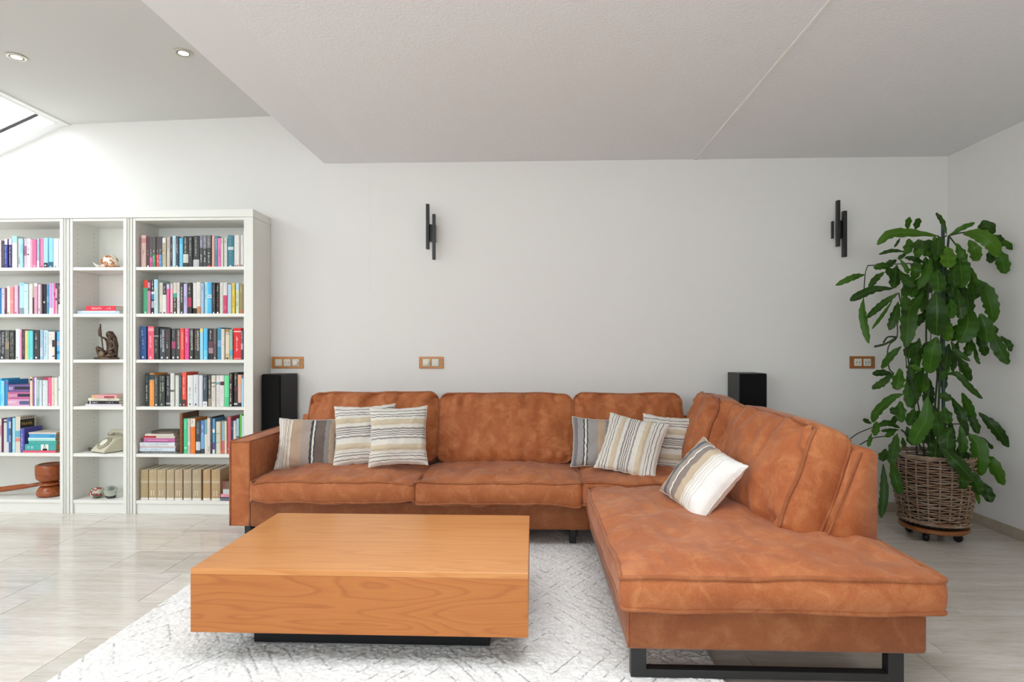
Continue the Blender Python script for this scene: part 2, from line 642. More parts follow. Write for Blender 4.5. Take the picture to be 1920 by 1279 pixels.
UL, UN, UR = (ux(112), None), (ux(136), ux(231)), (ux(254), ux(457))
xl1 = UL[0] - 0.764
case_l = bookcase('white open bookcase at the left picture edge, wooden gavel on its lowest shelf', xl1 - 0.018, UL[0] + 0.017, xl1, UL[0])
case_n = bookcase('narrow white open bookcase with ornaments and an old telephone, between two wider ones', UN[0] - 0.017, UN[1] + 0.017, UN[0], UN[1])
case_r = bookcase('wide white open bookcase full of books beside the sofa arm and black loudspeaker', UR[0] - 0.017, UR[1] + 0.018, UR[0], UR[1])
# grooved filler strips between the cases
for nm, t, a, b_ in (('filler_strip', case_n, UL[0] + 0.0175, UN[0] - 0.0175), ('filler_strip', case_n, UN[1] + 0.0175, UR[0] - 0.0175)):
    w = b_ - a
    f = MB().box(a, b_, YF + 0.008, YF + 0.026, 0, ZTOPIN + 0.018)
    for k in (0.0, 0.30, 0.78):
        f.bbox(a + w * k, a + w * k + 0.006, YF - 0.002, YF + 0.009, 0, ZTOPIN + 0.018, 0.001, 1)
    f.build(nm, M_WHITE, t)
# cover panel on the right-hand end
xc = ux(475)
MB().bbox(UR[1] + 0.0195, xc, YF - 0.004, W - 0.002, 0, ZTOPIN + 0.018, 0.0015, 1).build('end_panel', M_WHITE, case_r)
# one cornice board lies over all three
co = MB().bbox(xl1 - 0.02, xc + 0.001, YF - 0.006, W - 0.001, ZTOPIN + 0.019, ZCORN, 0.0015, 1).build('cornice_board', M_WHITE, loc=(ux(250), YF, ZTOPIN + 0.019))
tag(co, 'long white board lying across the tops of all the bookcases', 'board')

# ------------------------------------------------------------------ books
PAGES = plain('book_paper', 'e6dcc8', 0.8, 0.2, var=0.06, varscale=90)
brnd = random.Random(11)


def cover_mat(h):
    return plain('book_cover', h, 0.45, 0.4, var=0.05, varscale=40)


def ink(h):
    return plain('book_print', h, 0.5, 0.4)


FONTCACHE = {}


def text_mesh(s):
    """outline lettering as triangles, unit: height of a capital about 0.7, baseline at 0"""
    if s not in FONTCACHE:
        c = bpy.data.curves.new('lettering', 'FONT')
        c.body = s
        c.resolution_u = 2
        o = bpy.data.objects.new('lettering', c)
        COL.objects.link(o)
        dg = bpy.context.evaluated_depsgraph_get()
        me = o.evaluated_get(dg).to_mesh()
        V = [tuple(v.co) for v in me.vertices]
        Fc = [tuple(p.vertices) for p in me.polygons]
        o.evaluated_get(dg).to_mesh_clear()
        bpy.data.objects.remove(o)
        bpy.data.curves.remove(c)
        xs = [v[0] for v in V]
        ys_ = [v[1] for v in V]
        FONTCACHE[s] = (V, Fc, min(xs), max(xs), min(ys_), max(ys_))
    return FONTCACHE[s]


def scribble(mb, a0, a1, b0, b1, put, seed):
    """unreadable small print: letter-sized marks between a0..a1 along and b0..b1 across"""
    r = random.Random(seed)
    a = a0
    h = abs(b1 - b0)
    sg = 1 if a1 > a0 else -1
    while (a1 - a) * sg > h * 0.5:
        w = h * r.uniform(0.35, 0.7)
        if r.random() < 0.16:
            a += sg * h * 0.7
            continue
        k = r.random()
        lo, hi = (b0, b1) if k > 0.45 else (b0, b0 + (b1 - b0) * 0.68)
        st = 0.3 * w
        quads = [(a, a + sg * st, lo, hi)]
        if r.random() < 0.8:
            m_ = lo + (hi - lo) * r.choice((0.0, 0.38, 0.75))
            quads.append((a + sg * st, a + sg * w, m_, m_ + (hi - lo) * 0.25))
        if r.random() < 0.6:
            quads.append((a + sg * (w - st), a + sg * w, lo, hi))
        for q in quads:
            put(mb, *q)
        a += sg * (w + h * 0.22)


def book(x0, x1, z0, z1, y0, depth, colour, decor, label, group, tilt=0.0, pages=None):
    """upright book: spine at y0 facing the room"""
    w, h = x1 - x0, z1 - z0
    cxm = (x0 + x1) / 2
    t = thing('book', (cxm, y0, z0), label, 'book', group)
    M = Matrix.Translation((cxm, y0, z0)) @ Matrix.Rotation(tilt, 4, 'Y')
    cb = min(0.0022, w * 0.18)
    hw = w / 2
    # cover: rounded spine and two boards, one section swept up
    n = 5
    outer, inner = [(-hw, depth)], [(-hw + cb, depth)]
    bulge = min(0.004, w * 0.14)
    for i in range(n + 1):
        x = -hw + w * i / n
        yy = bulge * (1 - (1 - (2 * i / n - 1) ** 2))
        outer.append((x, yy))
        inner.append((max(-hw + cb, min(hw - cb, x)), yy + cb + 0.0005))
    outer.append((hw, depth))
    inner.append((hw - cb, depth))
    m_ = len(outer)
    V = []
    for z in (0.0, h):
        V += [M @ Vector((x, y, z)) for x, y in outer] + [M @ Vector((x, y, z)) for x, y in inner]
    Fc = []
    for i in range(m_ - 1):
        Fc.append((i, i + 1, 2 * m_ + i + 1, 2 * m_ + i))
        Fc.append((m_ + i + 1, m_ + i, 3 * m_ + i, 3 * m_ + i + 1))
        Fc.append((i + 1, i, m_ + i, m_ + i + 1))
        Fc.append((2 * m_ + i, 2 * m_ + i + 1, 3 * m_ + i + 1, 3 * m_ + i))
    Fc += [(0, 2 * m_, 3 * m_, m_), (m_ - 1, 2 * m_ - 1, 4 * m_ - 1, 3 * m_ - 1)]
    cov = obj('cover', V, Fc, cover_mat(colour), t)
    MB().box(-hw + cb * 1.05, hw - cb * 1.05, bulge + cb + 0.001, depth - 0.004, 0.0015, h - 0.0025, M).build('page_block', PAGES if pages is None else pages, t)

    def yat(x):
        u = x / hw if hw else 0
        return bulge * u * u - 0.00035

    def put(mb, za, zb, xa, xb):
        n_ = len(mb.V)
        pts = [(xa, za), (xb, za), (xb, zb), (xa, zb)]
        mb.add([M @ Vector((x, yat(x) - 0.0002, z)) for x, z in pts], [(0, 1, 2, 3), (3, 2, 1, 0)][:1])

    for d in decor:
        k = d[0]
        if k == 'b':                                  # coloured band round the spine
            za, zb = h * (1 - d[2]), h * (1 - d[1])
            mb = MB()
            xs = [-hw + w * i / 4 for i in range(5)]
            for a, b_ in zip(xs[:-1], xs[1:]):
                V = [(a, yat(a), za), (b_, yat(b_), za), (b_, yat(b_), zb), (a, yat(a), zb)]
                mb.add([M @ Vector(v) for v in V], [(0, 1, 2, 3)])
            mb.build('spine_band', ink(d[3]), cov)
        elif k == 't':                                # small print down the spine
            mb = MB()
            hh = min(w * 0.42, 0.0085)
            xo = (d[4] if len(d) > 4 else 0.0) * w
            scribble(mb, h * (1 - d[1]), h * (1 - d[2]), xo - hh / 2, xo + hh / 2, put, int(abs(x0) * 99991) % 9973)
            if mb.V:
                mb.build('spine_lettering', ink(d[3]), cov)
        elif k == 'T':                                # readable title
            V0, F0, ax, bx_, ay, by = text_mesh(d[4])
            L = h * (d[2] - d[1])
            sx = L / (bx_ - ax)
            sy = (w * (d[6] if len(d) > 6 else 0.5)) / (by - ay)
            xo = (d[5] if len(d) > 5 else 0.0) * w
            mb = MB()
            V = []
            for v in V0:
                z = h * (1 - d[1]) - (v[0] - ax) * sx
                x = xo + (v[1] - (ay + by) / 2) * sy
                V.append(M @ Vector((x, yat(x) - 0.0004, z)))
            mb.add(V, F0)
            mb.build('spine_title', ink(d[3]), cov)
        elif k == 'H':                                # title set across the spine
            V0, F0, ax, bx_, ay, by = text_mesh(d[4])
            hh = h * (d[2] - d[1])
            ww = min(w * 0.7, hh * (bx_ - ax) / (by - ay))
            mb = MB()
            V = [M @ Vector(((v[0] - (ax + bx_) / 2) / (bx_ - ax) * ww, -0.0005 + bulge * 0.2, h * (1 - d[2]) + (v[1] - ay) / (by - ay) * hh)) for v in V0]
            mb.add(V, F0)
            mb.build('spine_title', ink(d[3]), cov)
        elif k == 'l':                                # publisher's mark
            s_ = min(w * 0.24, 0.006)
            zc = h * (1 - d[1])
            ring = [M @ Vector((s_ * math.cos(a * math.pi / 4), -0.0005 + bulge * 0.1, zc + s_ * 1.2 * math.sin(a * math.pi / 4))) for a in range(8)]
            obj('publisher_mark', ring, [tuple(range(8))], ink(d[2]), cov)
    return t


ORD = ['first', 'second', 'third', 'fourth', 'fifth', 'sixth', 'seventh', 'eighth', 'ninth', 'tenth', 'eleventh', 'twelfth', 'thirteenth',
       'fourteenth', 'fifteenth', 'sixteenth', 'seventeenth', 'eighteenth', 'nineteenth', 'twentieth', 'twenty-first', 'twenty-second',
       'twenty-third', 'twenty-fourth', 'twenty-fifth', 'twenty-sixth', 'twenty-seventh', 'twenty-eighth']


def parse(dec):
    out = []
    for w in dec.split():
        p = w.split(':')
        q = [p[0]]
        for x in p[1:]:
            try:
                q.append(float(x) if not (len(x) == 6 and all(c in '0123456789abcdef' for c in x)) else x)
            except ValueError:
                q.append(x.replace('_', ' '))
        out.append(q)
    return out


# one line per book: left px, right px, top px, colour, look | print on the spine
ROWDATA = {
    ('right', 0): '''264 273 441 dcb4ac pale pink patterned|b:.1:.24:c98a8a t:.45:.6:443038
273 280 444 4a4440 charcoal|b:0:.42:5c4246 l:.96:e8e4e0 t:.42:.6:c8c0b8
280 286 444 5a4c52 grey with pink foot|b:.66:1:d84b98 t:.42:.56:e0d8d4 t:.6:.85:f4d4e4
286 292 444 55564f grey with green foot|b:.58:1:2f9a5c t:.42:.56:e0e8dc t:.6:.88:d4f0dc
292 298 444 5a4c4c grey with red foot|b:.58:1:e8504c t:.42:.56:e8dcd8 t:.6:.88:f8d4cc
298 304 444 564c58 grey with blue foot|b:.58:1:5a92c8 t:.42:.56:e0dce8 t:.6:.88:d4e4f4
304.5 311 446 cfc4a4 cream with dark stripe|b:0:.17:e4e4dc t:.18:.9:4a3e30
311.5 318 445 c8beb6 warm grey|t:.1:.4:8a8490 t:.45:.95:f0ece4
318.5 322 443 4a2c38 slim dark plum|t:.25:.8:e0d4d4 l:.97:f4f0f0
322.5 329 442 bfe0ea pale blue|t:.1:.35:9ab4c8
329.5 335 443 3a4656 slate blue|b:.08:.6:5a5864 t:.28:.6:d0d0d4 l:.97:f4f4f4
335.5 342 446 7ad2ee bright sky blue|b:0:.2:5cc4e8 t:.55:.75:4ab0d4
343 353 443 3a3a3a black with high white sticker|t:.06:.56:d8d8d4 b:.58:.86:d4d4cc
353.5 361 443 3e3e3e plain black|t:.06:.66:c8c8c4
361.5 373 442 3a3c3c thick black with low white sticker|t:.06:.66:d0d0cc b:.76:1:c4c8c8
374 380 441 4c4c50 black with lilac head|b:0:.4:8a8a9c t:.1:.36:e0dce4 t:.55:.86:e8e8e4
380.5 387 441 484a48 black with grey head|b:0:.42:84848c t:.1:.38:e0dce0 t:.5:.86:f0f0ec
387.5 395 441 464844 black with red foot line|b:0:.4:7c7c7c t:.1:.36:d4d4d4 t:.52:.86:ecece8 b:.95:1:d83c3c
396 401 442 e8a8a0 salmon pink|b:0:1:ecb0a6
401.5 408 442 4a8c9c teal|t:.1:.55:b8d4e0 t:.6:.8:4c7088
408.5 414 446 f07cb4 bright pink|t:.36:.68:a02868
414.5 418.5 446 d8dcd0 slim pale grey|t:.06:.2:70706c
419 425 446 dcdcd4 pale grey|t:.06:.2:70706c
426 437 441 3f7f90 wide teal|t:.06:.32:90bcc4 b:.36:.46:c8d8d8 t:.5:.7:88b4bc l:.97:f0f0f4
438 443.8 441 e0dcd8 white with small red dot|l:.96:c03c54
444 449 441 e2ded8 white with red dot|l:.96:c03c54
449.3 455.3 441 e6e2de white with large red dot|l:.95:b8324c''',
    ('right', 1): '''267 276 525 4fa87c green with red head|b:0:.23:d8402c l:.96:e0f0e4
277 282 526 d890a8 pink patterned|b:0:.06:5a4858 b:.22:.32:584858 t:.35:.95:a86080
282.4 288 525 2a3038 black and blue patterned|b:.34:.42:d8d8e0 b:.42:.58:3f88b8 b:.62:.82:b8b4c0 l:.97:f0f0f0 t:.03:.3:e8e4e0
289 296 524 c4dcdc pale blue|b:0:.25:b4d8ec t:.3:.8:8a9c9c
297 304 530 d8d0c4 beige|t:.08:.4:b0a89c l:.97:807c74
305 312 531 e0e0d8 white with black head|b:0:.38:3c3e3c t:.1:.34:e8e8e4 l:.97:5c5c58
313 317.5 533 f060a0 hot pink with pale head|b:0:.16:c8d0f0
317.9 323 532 f8c0c8 pale pink|b:0:.17:d8d8d8 l:.97:404040
324 331 530 3a3a38 black with cream head and teal band|b:0:.34:d8cec0 b:.34:.48:4aa89c t:.5:.9:d8d8d4 l:.96:f4f4f0
332 337 530 e0d8d4 off-white|t:.08:.5:d0a4ac t:.58:.84:54504c
338 344 530 3a3e3c black with white lettering|t:.14:.66:e0e4e0 l:.96:f0f0f0
344.4 351 532 c8bce4 lavender|t:.42:.74:4c4468
352 359 530 3a3836 black with crimson lettering|t:.08:.38:d8d4cc b:.48:.78:b83a5c
360 368 530 e0deda white with black foot|b:.82:1:303030
369 376 529 e6e0d6 cream with tan foot|b:.77:1:d08c5c t:.3:.55:d4c4bc
377 382 531 a8c8e8 light blue|t:.08:.3:5878a8
382.4 389 529 aee0ec aqua|t:.12:.55:3cb088
389.4 397 529 50b8e8 blue with round eye motif|b:.4:.5:d8f0f8 l:.45:203040 t:.55:.7:b0e0f0
398 403.5 530 3c3836 dark brown|t:.1:.8:a08c84 l:.97:f4f4f4
404 411 530 2c2826 black with pink title|t:.1:.36:d8d4d0 t:.42:.82:c85070 l:.97:f0f0f0
412 418 530 dcd8d0 pale beige|t:.1:.8:c4c4b8
418.5 426 530 e0dcd6 white with magenta lower half|b:.41:1:d04870 t:.75:.9:f4c0cc
427 434 533 b4d0e8 powder blue|b:.5:1:b8d0dc
435 440 531 f0d050 yellow with orange title|t:.4:.8:d06020 b:.08:.2:d8cc60
441 447 531 dce4c0 pale green with blue head|b:0:.22:b8dcf0 t:.28:.75:6c7864
448 455.5 533 9a8a60 olive|t:.1:.3:d4cc9c b:.86:1:b87858''',
    ('right', 2): '''263 274 612 26508c navy blue|t:.08:.34:c0c4cc:-.12 t:.36:.7:a8b0c0 l:.93:c8d4e4
275.5 287 612 f06078 coral pink|b:.06:.14:f8a0ac t:.18:.26:803040 t:.27:.66:fce8e8 t:.68:.82:a03848 l:.94:fce0e0
288 297 613 303030 black with white heart charm|b:.27:.29:d0ccc8 t:.4:.8:a0a8a0
298 308 616 4a4c54 dark grey with large white title|T:.06:.76:f0f0f0:KARIN_SLAUGHTER:.22:.34 T:.2:.62:c8d4dc:GEVALLEN:-.2:.3 l:.94:e8e8e8
309 319 616 3c3838 black with pink and white title|t:.08:.4:c04c74 t:.42:.7:e8e8e4 l:.94:e8e4dc
320 328 616 484846 dark grey with pink square|t:.08:.3:e0e0dc b:.42:.64:b04a70 l:.94:e0e0e0
329.5 337 616 4a4846 black with white capitals|T:.06:.66:ececec:KARIN_SLAUGHTER:.2:.4 t:.2:.5:a04868:-.3 l:.93:e4e0e0
338 345 616 f8584c orange red|T:.12:.68:fcc0a4:KARIN_SLAUGHTER:.15:.42
346 354 616 e85090 deep pink|t:.04:.46:f8d0e0 t:.5:.68:a83068
355 362 616 404844 greenish black|T:.06:.7:f0f0f0:KARIN_SLAUGHTER:.2:.4 t:.06:.46:7cb0a4:-.3 l:.93:e8e4e0
363 374 616 403c38 black with orange and white title|T:.08:.72:e8e8e8:KARIN_SLAUGHTER:.2:.3 t:.1:.68:c88450:-.2 t:.92:.97:a8b0a8
375 381 616 9cd8ec pale blue with yellow head|b:0:.12:e8d890
382 389 616 5cc0ee clear blue|b:.7:1:74d0ec l:.94:c0f0f4
390 399 616 34303a black with pink curl|t:.06:.36:e0dce0 b:.42:.6:6a4450 b:.62:.8:a88890
399.5 405 616 5a5450 narrow grey brown|b:0:.5:6a625c l:.95:f0f0f0
406 414 614 4a90b0 steel blue|b:.4:.6:7ca4cc
415 421 617 dcd8d0 plain off-white|b:.5:.54:d0ccc4
422 430 617 d8b890 tan and cream|b:0:.1:b88c58 b:.1:.2:c8bcac b:.2:.8:e4d4b8 l:.96:302820
431 436 618 9cc0b0 pale sea green|t:.05:.2:5c7c70 b:.68:.86:50b4d0
437 451 615 e02830 wide bright red|b:.1:.13:f8d8d4 t:.26:.76:fce4e0 b:.95:.97:f4a0a0
451.5 455.6 619 504a5a dark violet|t:.04:.45:e8e8ec b:.45:.66:b8a8b8''',
    ('right', 3): '''270 278 700 24302e black|t:.08:.3:707c78 t:.36:.84:e0e0dc
279 288 700 f09a4c orange with photo at head|b:.03:.22:3a4850 b:.19:.22:d0d4d8 t:.3:.84:f8c890
289 297 704 3a403c dark green grey|t:.04:.3:c0c4bc t:.3:.92:a8b0a0 l:.95:e0e4e0
298 309 704 3c4442 thick dark grey|t:.04:.84:b4b890:-.16 t:.04:.54:d8d8d4:.24 l:.94:a8a49c
310 319 704 403e40 black with upright white title|t:.04:.36:d0d0d0 t:.4:.66:c8c8c8 b:.88:.94:a8a8a8
319.5 327 700 dcdcd4 tall pale|b:.5:.56:64645c
328 335 704 d8dad2 pale grey|t:.04:.08:b08088
336 341 705 3c4c54 slate|t:.04:.5:8090a0 l:.94:d0d8dc
341.5 349 698 f05a48 tall red|t:.12:.36:fcd4c8 t:.42:.66:fce0d8 b:.8:1:5a3a3c l:.95:f0a8a0
350 361 704 e4e4e2 white with grey script|t:.38:.8:5c6460 l:.93:606060
361.5 371 703 d8dce0 silver white|t:.3:.6:6c7474 l:.94:4c5458
372 379 704 d8d8dc pale lilac grey|b:0:1:dcdce0
380 388 704 44525e slate blue with white foot|t:.05:.5:b0bcc4 b:.84:1:e8e8ec l:.93:303840
389 395 704 5a5650 grey with stone foot|t:.16:.72:d8d8d0 b:.74:1:a09684
396 403.5 704 dcd6ca ivory|b:.22:.26:6c6860 b:.34:.37:8c887c t:.45:.85:b0a89c
404 411.7 704 e2dcd8 white with teal bird|b:.22:.3:70b4b8 t:.45:.9:b8b4b0
412 419.5 704 e4dedc white with dark red feather|b:.2:.32:6c3040 t:.45:.9:b8b4b0
420 429 704 6ee0a0 mint green|b:.7:1:58d090
430 436 699 302c2c tall black|t:.02:.28:d8a8a8 t:.3:.9:f0ece8 l:.96:f0f0f0
437 444 699 3a3834 tall black with dull red band|t:.06:.4:c0bcb4 b:.42:.55:684048 b:.9:.95:e4e4e0
445 452 703 e0b0a4 salmon with navy foot|b:.08:.28:f0a880 b:.88:1:303040
452.3 455.8 708 a8d4e8 narrow pale blue|b:0:.04:6090b0''',
    ('right', 4): '''343.5 352 785 4fc890 mint green|t:.08:.3:a8f0d0 l:.84:d0f4e4
352.4 357 785 d0c0bc dusty pink|b:.66:.75:e4dcd8
357.4 366 785 f08030 orange with cream head|b:0:.23:f0e4d0 t:.04:.18:504438:-.1
366.4 375 789 484846 dark grey with white label|b:.05:.42:585856 t:.06:.4:c0c0c4 b:.64:.9:d4d4d8
375.4 383 789 5a88c8 blue with white lettering|t:.12:.42:e8f0fc b:.42:.85:74acd8 b:.86:1:3c444c
383.4 388 787 88b0a8 teal above cream|b:.43:1:e4dccc
388.4 394 784 e0d4cc pale pink|t:.78:.94:504c48
394.4 398 782 3a3c38 narrow black|t:.05:.9:8c9088
398.4 403 785 5a9cc8 blue with purple foot|b:.3:.4:f0f0f0 b:.68:.88:6a5090 b:.88:1:e0dcd8
403.4 412 791 dcd8c8 ivory with green frame|b:.36:.38:60b890 b:.64:.66:60b890 t:.4:.62:7cc0a0
412.3 415.5 791 b08850 narrow ochre|b:.9:1:c89c58
416 421 790 94b8d0 light blue with rose foot|b:.6:1:d86a78
421.4 425 790 e8dcb0 pale yellow|b:.4:.6:d8d8b0
425.4 432 782 c86070 tall rose|b:.84:.9:d88894
433 436.4 790 3c4058 narrow navy|b:.2:.24:8088a0
437 442 789 d8d4cc grey white|b:0:.1:c8c4bc
443 448.4 785 9cc0c8 pale blue grey|b:.5:.54:3c4850
449 452.8 778 70c850 grass green|b:0:1:74cc54
453.1 456.2 780 c8e0e8 pale icy blue|b:0:1:cce2ea''',
    ('left', 0): '''-6 1.5 450 f8e0e8 white pink|b:0:1:f4dce4
2 8 452 4a3a42 dark plum|b:.1:.9:5c5058
8.5 14 448 3a4a9c royal blue with pale head|b:0:.2:d8d8f0 t:.26:.86:b8c4f0
15 21 448 3c2c5c purple with pale head|b:0:.2:e0c8e0 t:.26:.94:d0bce0
22 31 442 e0e8e8 tall white with aqua head|b:0:.22:a8dce4 t:.3:.7:a8b0b0:-.3
32 37 447 ccc8c0 pale taupe|t:.62:.85:484840
37.4 43 447 a8d8e4 pale aqua|b:.2:.5:94c8e0
43.5 48.5 447 d8c0d0 lilac white|b:.25:.58:a86888
49 55.5 447 f0ecee white with black capitals|t:.06:.46:484448 l:.54:181818
56 61 449 f8a0b8 pink|b:.2:.5:f4a8bc
62 68 449 f470a4 hot pink|b:.9:1:f898bc
68.5 73 447 a8c0cc pale grey blue with pink foot|b:.75:1:f0e0ec
73.4 81 447 f084ac broad pink|l:.96:a03060
82 89.5 446 a8dcf0 pale blue with black foot|b:.83:1:303838 l:.92:f0f0f0
90 98.5 446 94d4f0 sky blue with dark blue foot|b:.8:1:3a6480 l:.96:d0e4f0
99 108 447 e0e4e0 white|l:.96:8c948c
108.6 111.6 447 dcdcdc narrow white|l:.96:a0a0a0''',
    ('left', 1): '''-5 1.5 540 2f78b8 blue|b:0:.1:2060a0
2 8.6 541 d0d4ec pale violet|t:.12:.35:303848
9 11 540 a06070 slim dark red|b:.8:1:502830
11.4 17.5 537 dce4dc greenish white|l:.96:88a088
18.5 25 538 f4908c salmon|b:.5:.6:f4a89c
25.4 32 535 f4bcd4 light pink|b:.4:.44:f0ccd8 l:.95:a86888
35 44 530 b8dcec wide pale blue with zebra foot|b:0:.1:98d4f0 b:.8:1:9098a4
44.4 52 532 c8e4e4 pale mint|t:.24:.3:303838
52.4 59 532 e0dcd8 off-white|t:.22:.3:303030
59.5 63 532 b8a890 taupe with brown foot|b:.45:1:4a2c28
64 70 531 e0a0b8 rose|b:0:.1:f0ece8
70.5 74 533 e8d8e0 narrow pale pink|b:.8:.9:c0b0b8
74.3 77.5 533 b8a0a8 mauve|b:.9:1:a08890
78 85.5 533 241c28 black with pale moon|l:.6:d8ccb0 t:.1:.4:604860
86 90 533 5098c0 mid blue|b:.4:.6:70b4d0
91 96.6 531 d4a0d4 orchid|b:.8:1:e0e4e4
97 99.8 531 c8c8e8 narrow lavender|b:.8:1:e0e4e4
100.2 103.5 531 f06098 narrow bright pink|b:.3:.4:a04070
104 107 531 f0a8c0 pink with grey head|b:0:.18:404850 b:.48:.56:504850
107.4 111.5 531 303038 black with white foot|b:.68:1:d8e0dc t:.06:.62:e0e0e4''',
    ('left', 2): '''-2 8.5 619 3c3e44 black with two white lines|t:.08:.82:e8e8e8:.2 t:.15:.8:b0b0b0:-.2 l:.94:e0e0e0
9 16.5 619 6a685c grey olive|t:.05:.4:c8c8b8 b:.4:.65:a08c78
17 21.5 620 3a3c3c narrow black|t:.06:.9:d4d4d4
22 26.5 620 404440 narrow greenish black|t:.06:.5:c8c8c8 t:.55:.9:a8b8a0
28 36 617 e4e8ea white|l:.94:98a0a8
36.5 40 618 e898b8 narrow pink|b:0:.1:f0b0c8
40.5 44.5 619 3a3844 narrow dark violet|t:.06:.9:b0b0b8
45 51 620 ecd090 pale yellow|t:.5:.7:c8a860
51.3 55.3 620 78d8b0 narrow green|b:.5:.6:70d0b0
55.6 61.5 620 70d4e0 turquoise|l:.95:b0f4f4
62.5 72.5 619 403e3e thick black|t:.12:.4:e4e4e0 t:.42:.66:c8c4c0 l:.94:f0f0f0
73.5 79 618 a8c4d8 grey blue marbled|b:.6:.9:c8d4e4
79.5 88 619 c4dce4 pale blue with black script|t:.08:.9:48606c
88.5 97 622 e4e4e0 white with small print|t:.08:.12:303030 b:.2:.45:d8d8d4
97.5 102.5 622 e8d8cc cream pink|b:.3:.55:403838 b:.86:.9:504848
103 105 622 202c3c slim black|b:0:.1:304050
105.3 111.5 622 60b8ec bright blue|b:.35:.5:c0b0c0 b:.7:.8:3080b0''',
    ('left', 3): '''-6 0.5 710 48c0f0 sky blue|b:.5:.6:60d0f4
1 7.3 714 8cdcf4 light aqua|t:.5:.9:50a8d0
7.7 13.6 712 3a8ccc strong blue|b:.1:.2:8858a8
56 60.6 707 f4d0b8 peach|b:.06:.12:302820
61 64 708 9c78c0 violet|b:0:.1:a888c8
64.4 67.6 708 e8e4f0 lilac white|b:0:.1:f0ecf4
68 72 712 b8ccc8 grey green|b:.7:1:88b8c0
72.4 77.5 713 d4e0e4 bluish white|t:.1:.2:8898a0
77.9 84 713 e0e0e4 white|t:.16:.22:404850
84.4 89 713 d4dcd8 pale grey|t:.16:.2:606868
89.5 95 708 f06c98 raspberry pink|l:.94:fce0ec
95.4 100 708 f0d0c0 pale apricot|b:.5:.6:e4c0b0
100.5 107 708 e0e0d4 ivory|b:0:.1:e4e4dc
107.5 111.6 706 e4e6e2 off-white|l:.44:606060''',
    ('left', 4): '''-4 2.5 785 e0e0dc white|b:.2:.5:d0a0a8
2.9 4.5 785 8a4868 very thin plum|b:0:.1:a06080
5 11.3 787 dcdcd6 cream white|b:.04:.1:807060
12 16 784 3a80c0 blue with pale foot|b:.7:1:d8d8ee
16.5 20.6 784 5a6088 slate violet|b:.1:.3:c0c4d8 b:.5:.7:9098b8
21 26.5 784 a4dce8 pale turquoise|b:.7:.9:b4e4ec
27 36.5 781 dcd4c4 large cream picture|b:.4:.58:6cb4c8 b:.6:.7:e09080''',
}
HARDCOUNT = {('left', k): None for k in range(6)}
SHN = ['top', 'second', 'third', 'fourth', 'fifth', 'lowest']
YDEPTH = {}
for (side, row), txt in ROWDATA.items():
    lines = [l for l in txt.strip().split('\n')]
    n = len(lines)
    for i, l in enumerate(lines):
        head, dec = l.split('|')
        p = head.split(' ', 4)
        a, b_, top = float(p[0]), float(p[1]), float(p[2])
        desc = p[4]
        ys_ = YS + brnd.uniform(-0.004, 0.006)
        x0, x1 = ux(a, YS) + 0.0004, ux(b_, YS) - 0.0004
        z0 = SHELFZ[row] + 0.0004
        z1 = PY((a + b_) / 2, top, YS).z
        if side == 'right':
            where = '%s upright from left on %s shelf of right bookcase' % (ORD[i], SHN[row])
        else:
            where = '%s upright from right on %s shelf of left bookcase' % (ORD[n - 1 - i], SHN[row])
        tl = 0.0
        lab = '%s book, %s' % (desc, where)
        if len(lab.replace('-', ' ').split()) > 16:
            lab = lab.replace(' upright', '')
        if len(lab.replace('-', ' ').split()) > 16:
            lab = lab.replace(' book,', ',').replace('bookcase', 'case')
        book(x0, x1, z0, z1, ys_, brnd.uniform(0.125, 0.165), p[3], parse(dec), lab,
             'upright books on the %s shelf of the %s bookcase' % (SHN[row], side), tl)

# set of bound volumes on the lowest shelf of the right bookcase
vols = [(263, 277, 'I'), (278, 293, 'II'), (294, 310, 'II'), (311, 325.5, 'I'), (327, 341.5, 'II'), (343, 358, 'I'), (360, 376.5, 'II'), (380, 393.5, 'I'), (396, 412, 'II')]
vc = ['b09a72', 'b8a27e', 'b6a282', 'b6a282', 'b8a284', 'b2a088', 'b4a284', 'bc9a72', 'b89c74']
for i, (a, b_, tx) in enumerate(vols):
    dec = [['b', 0.93, 1.0, 'e8e4dc'], ['t', 0.04, 0.1, 'd8ccb0'], ['b', 0.3, 0.305, 'd8ccb0'], ['b', 0.36, 0.44, 'c4b498'], ['H', 0.68, 0.86, 'fbf6e6', tx]]
    book(ux(a, YS) + 0.0005, ux(b_, YS) - 0.0005, SHELFZ[5] + 0.0004, PY(a, 881, YS).z, YS + 0.002 * (i % 2), 0.19, vc[i], dec,
         'thick beige bound volume numbered %s, %s from left on lowest shelf' % (tx, ORD[i]), 'beige bound volumes on the lowest shelf')


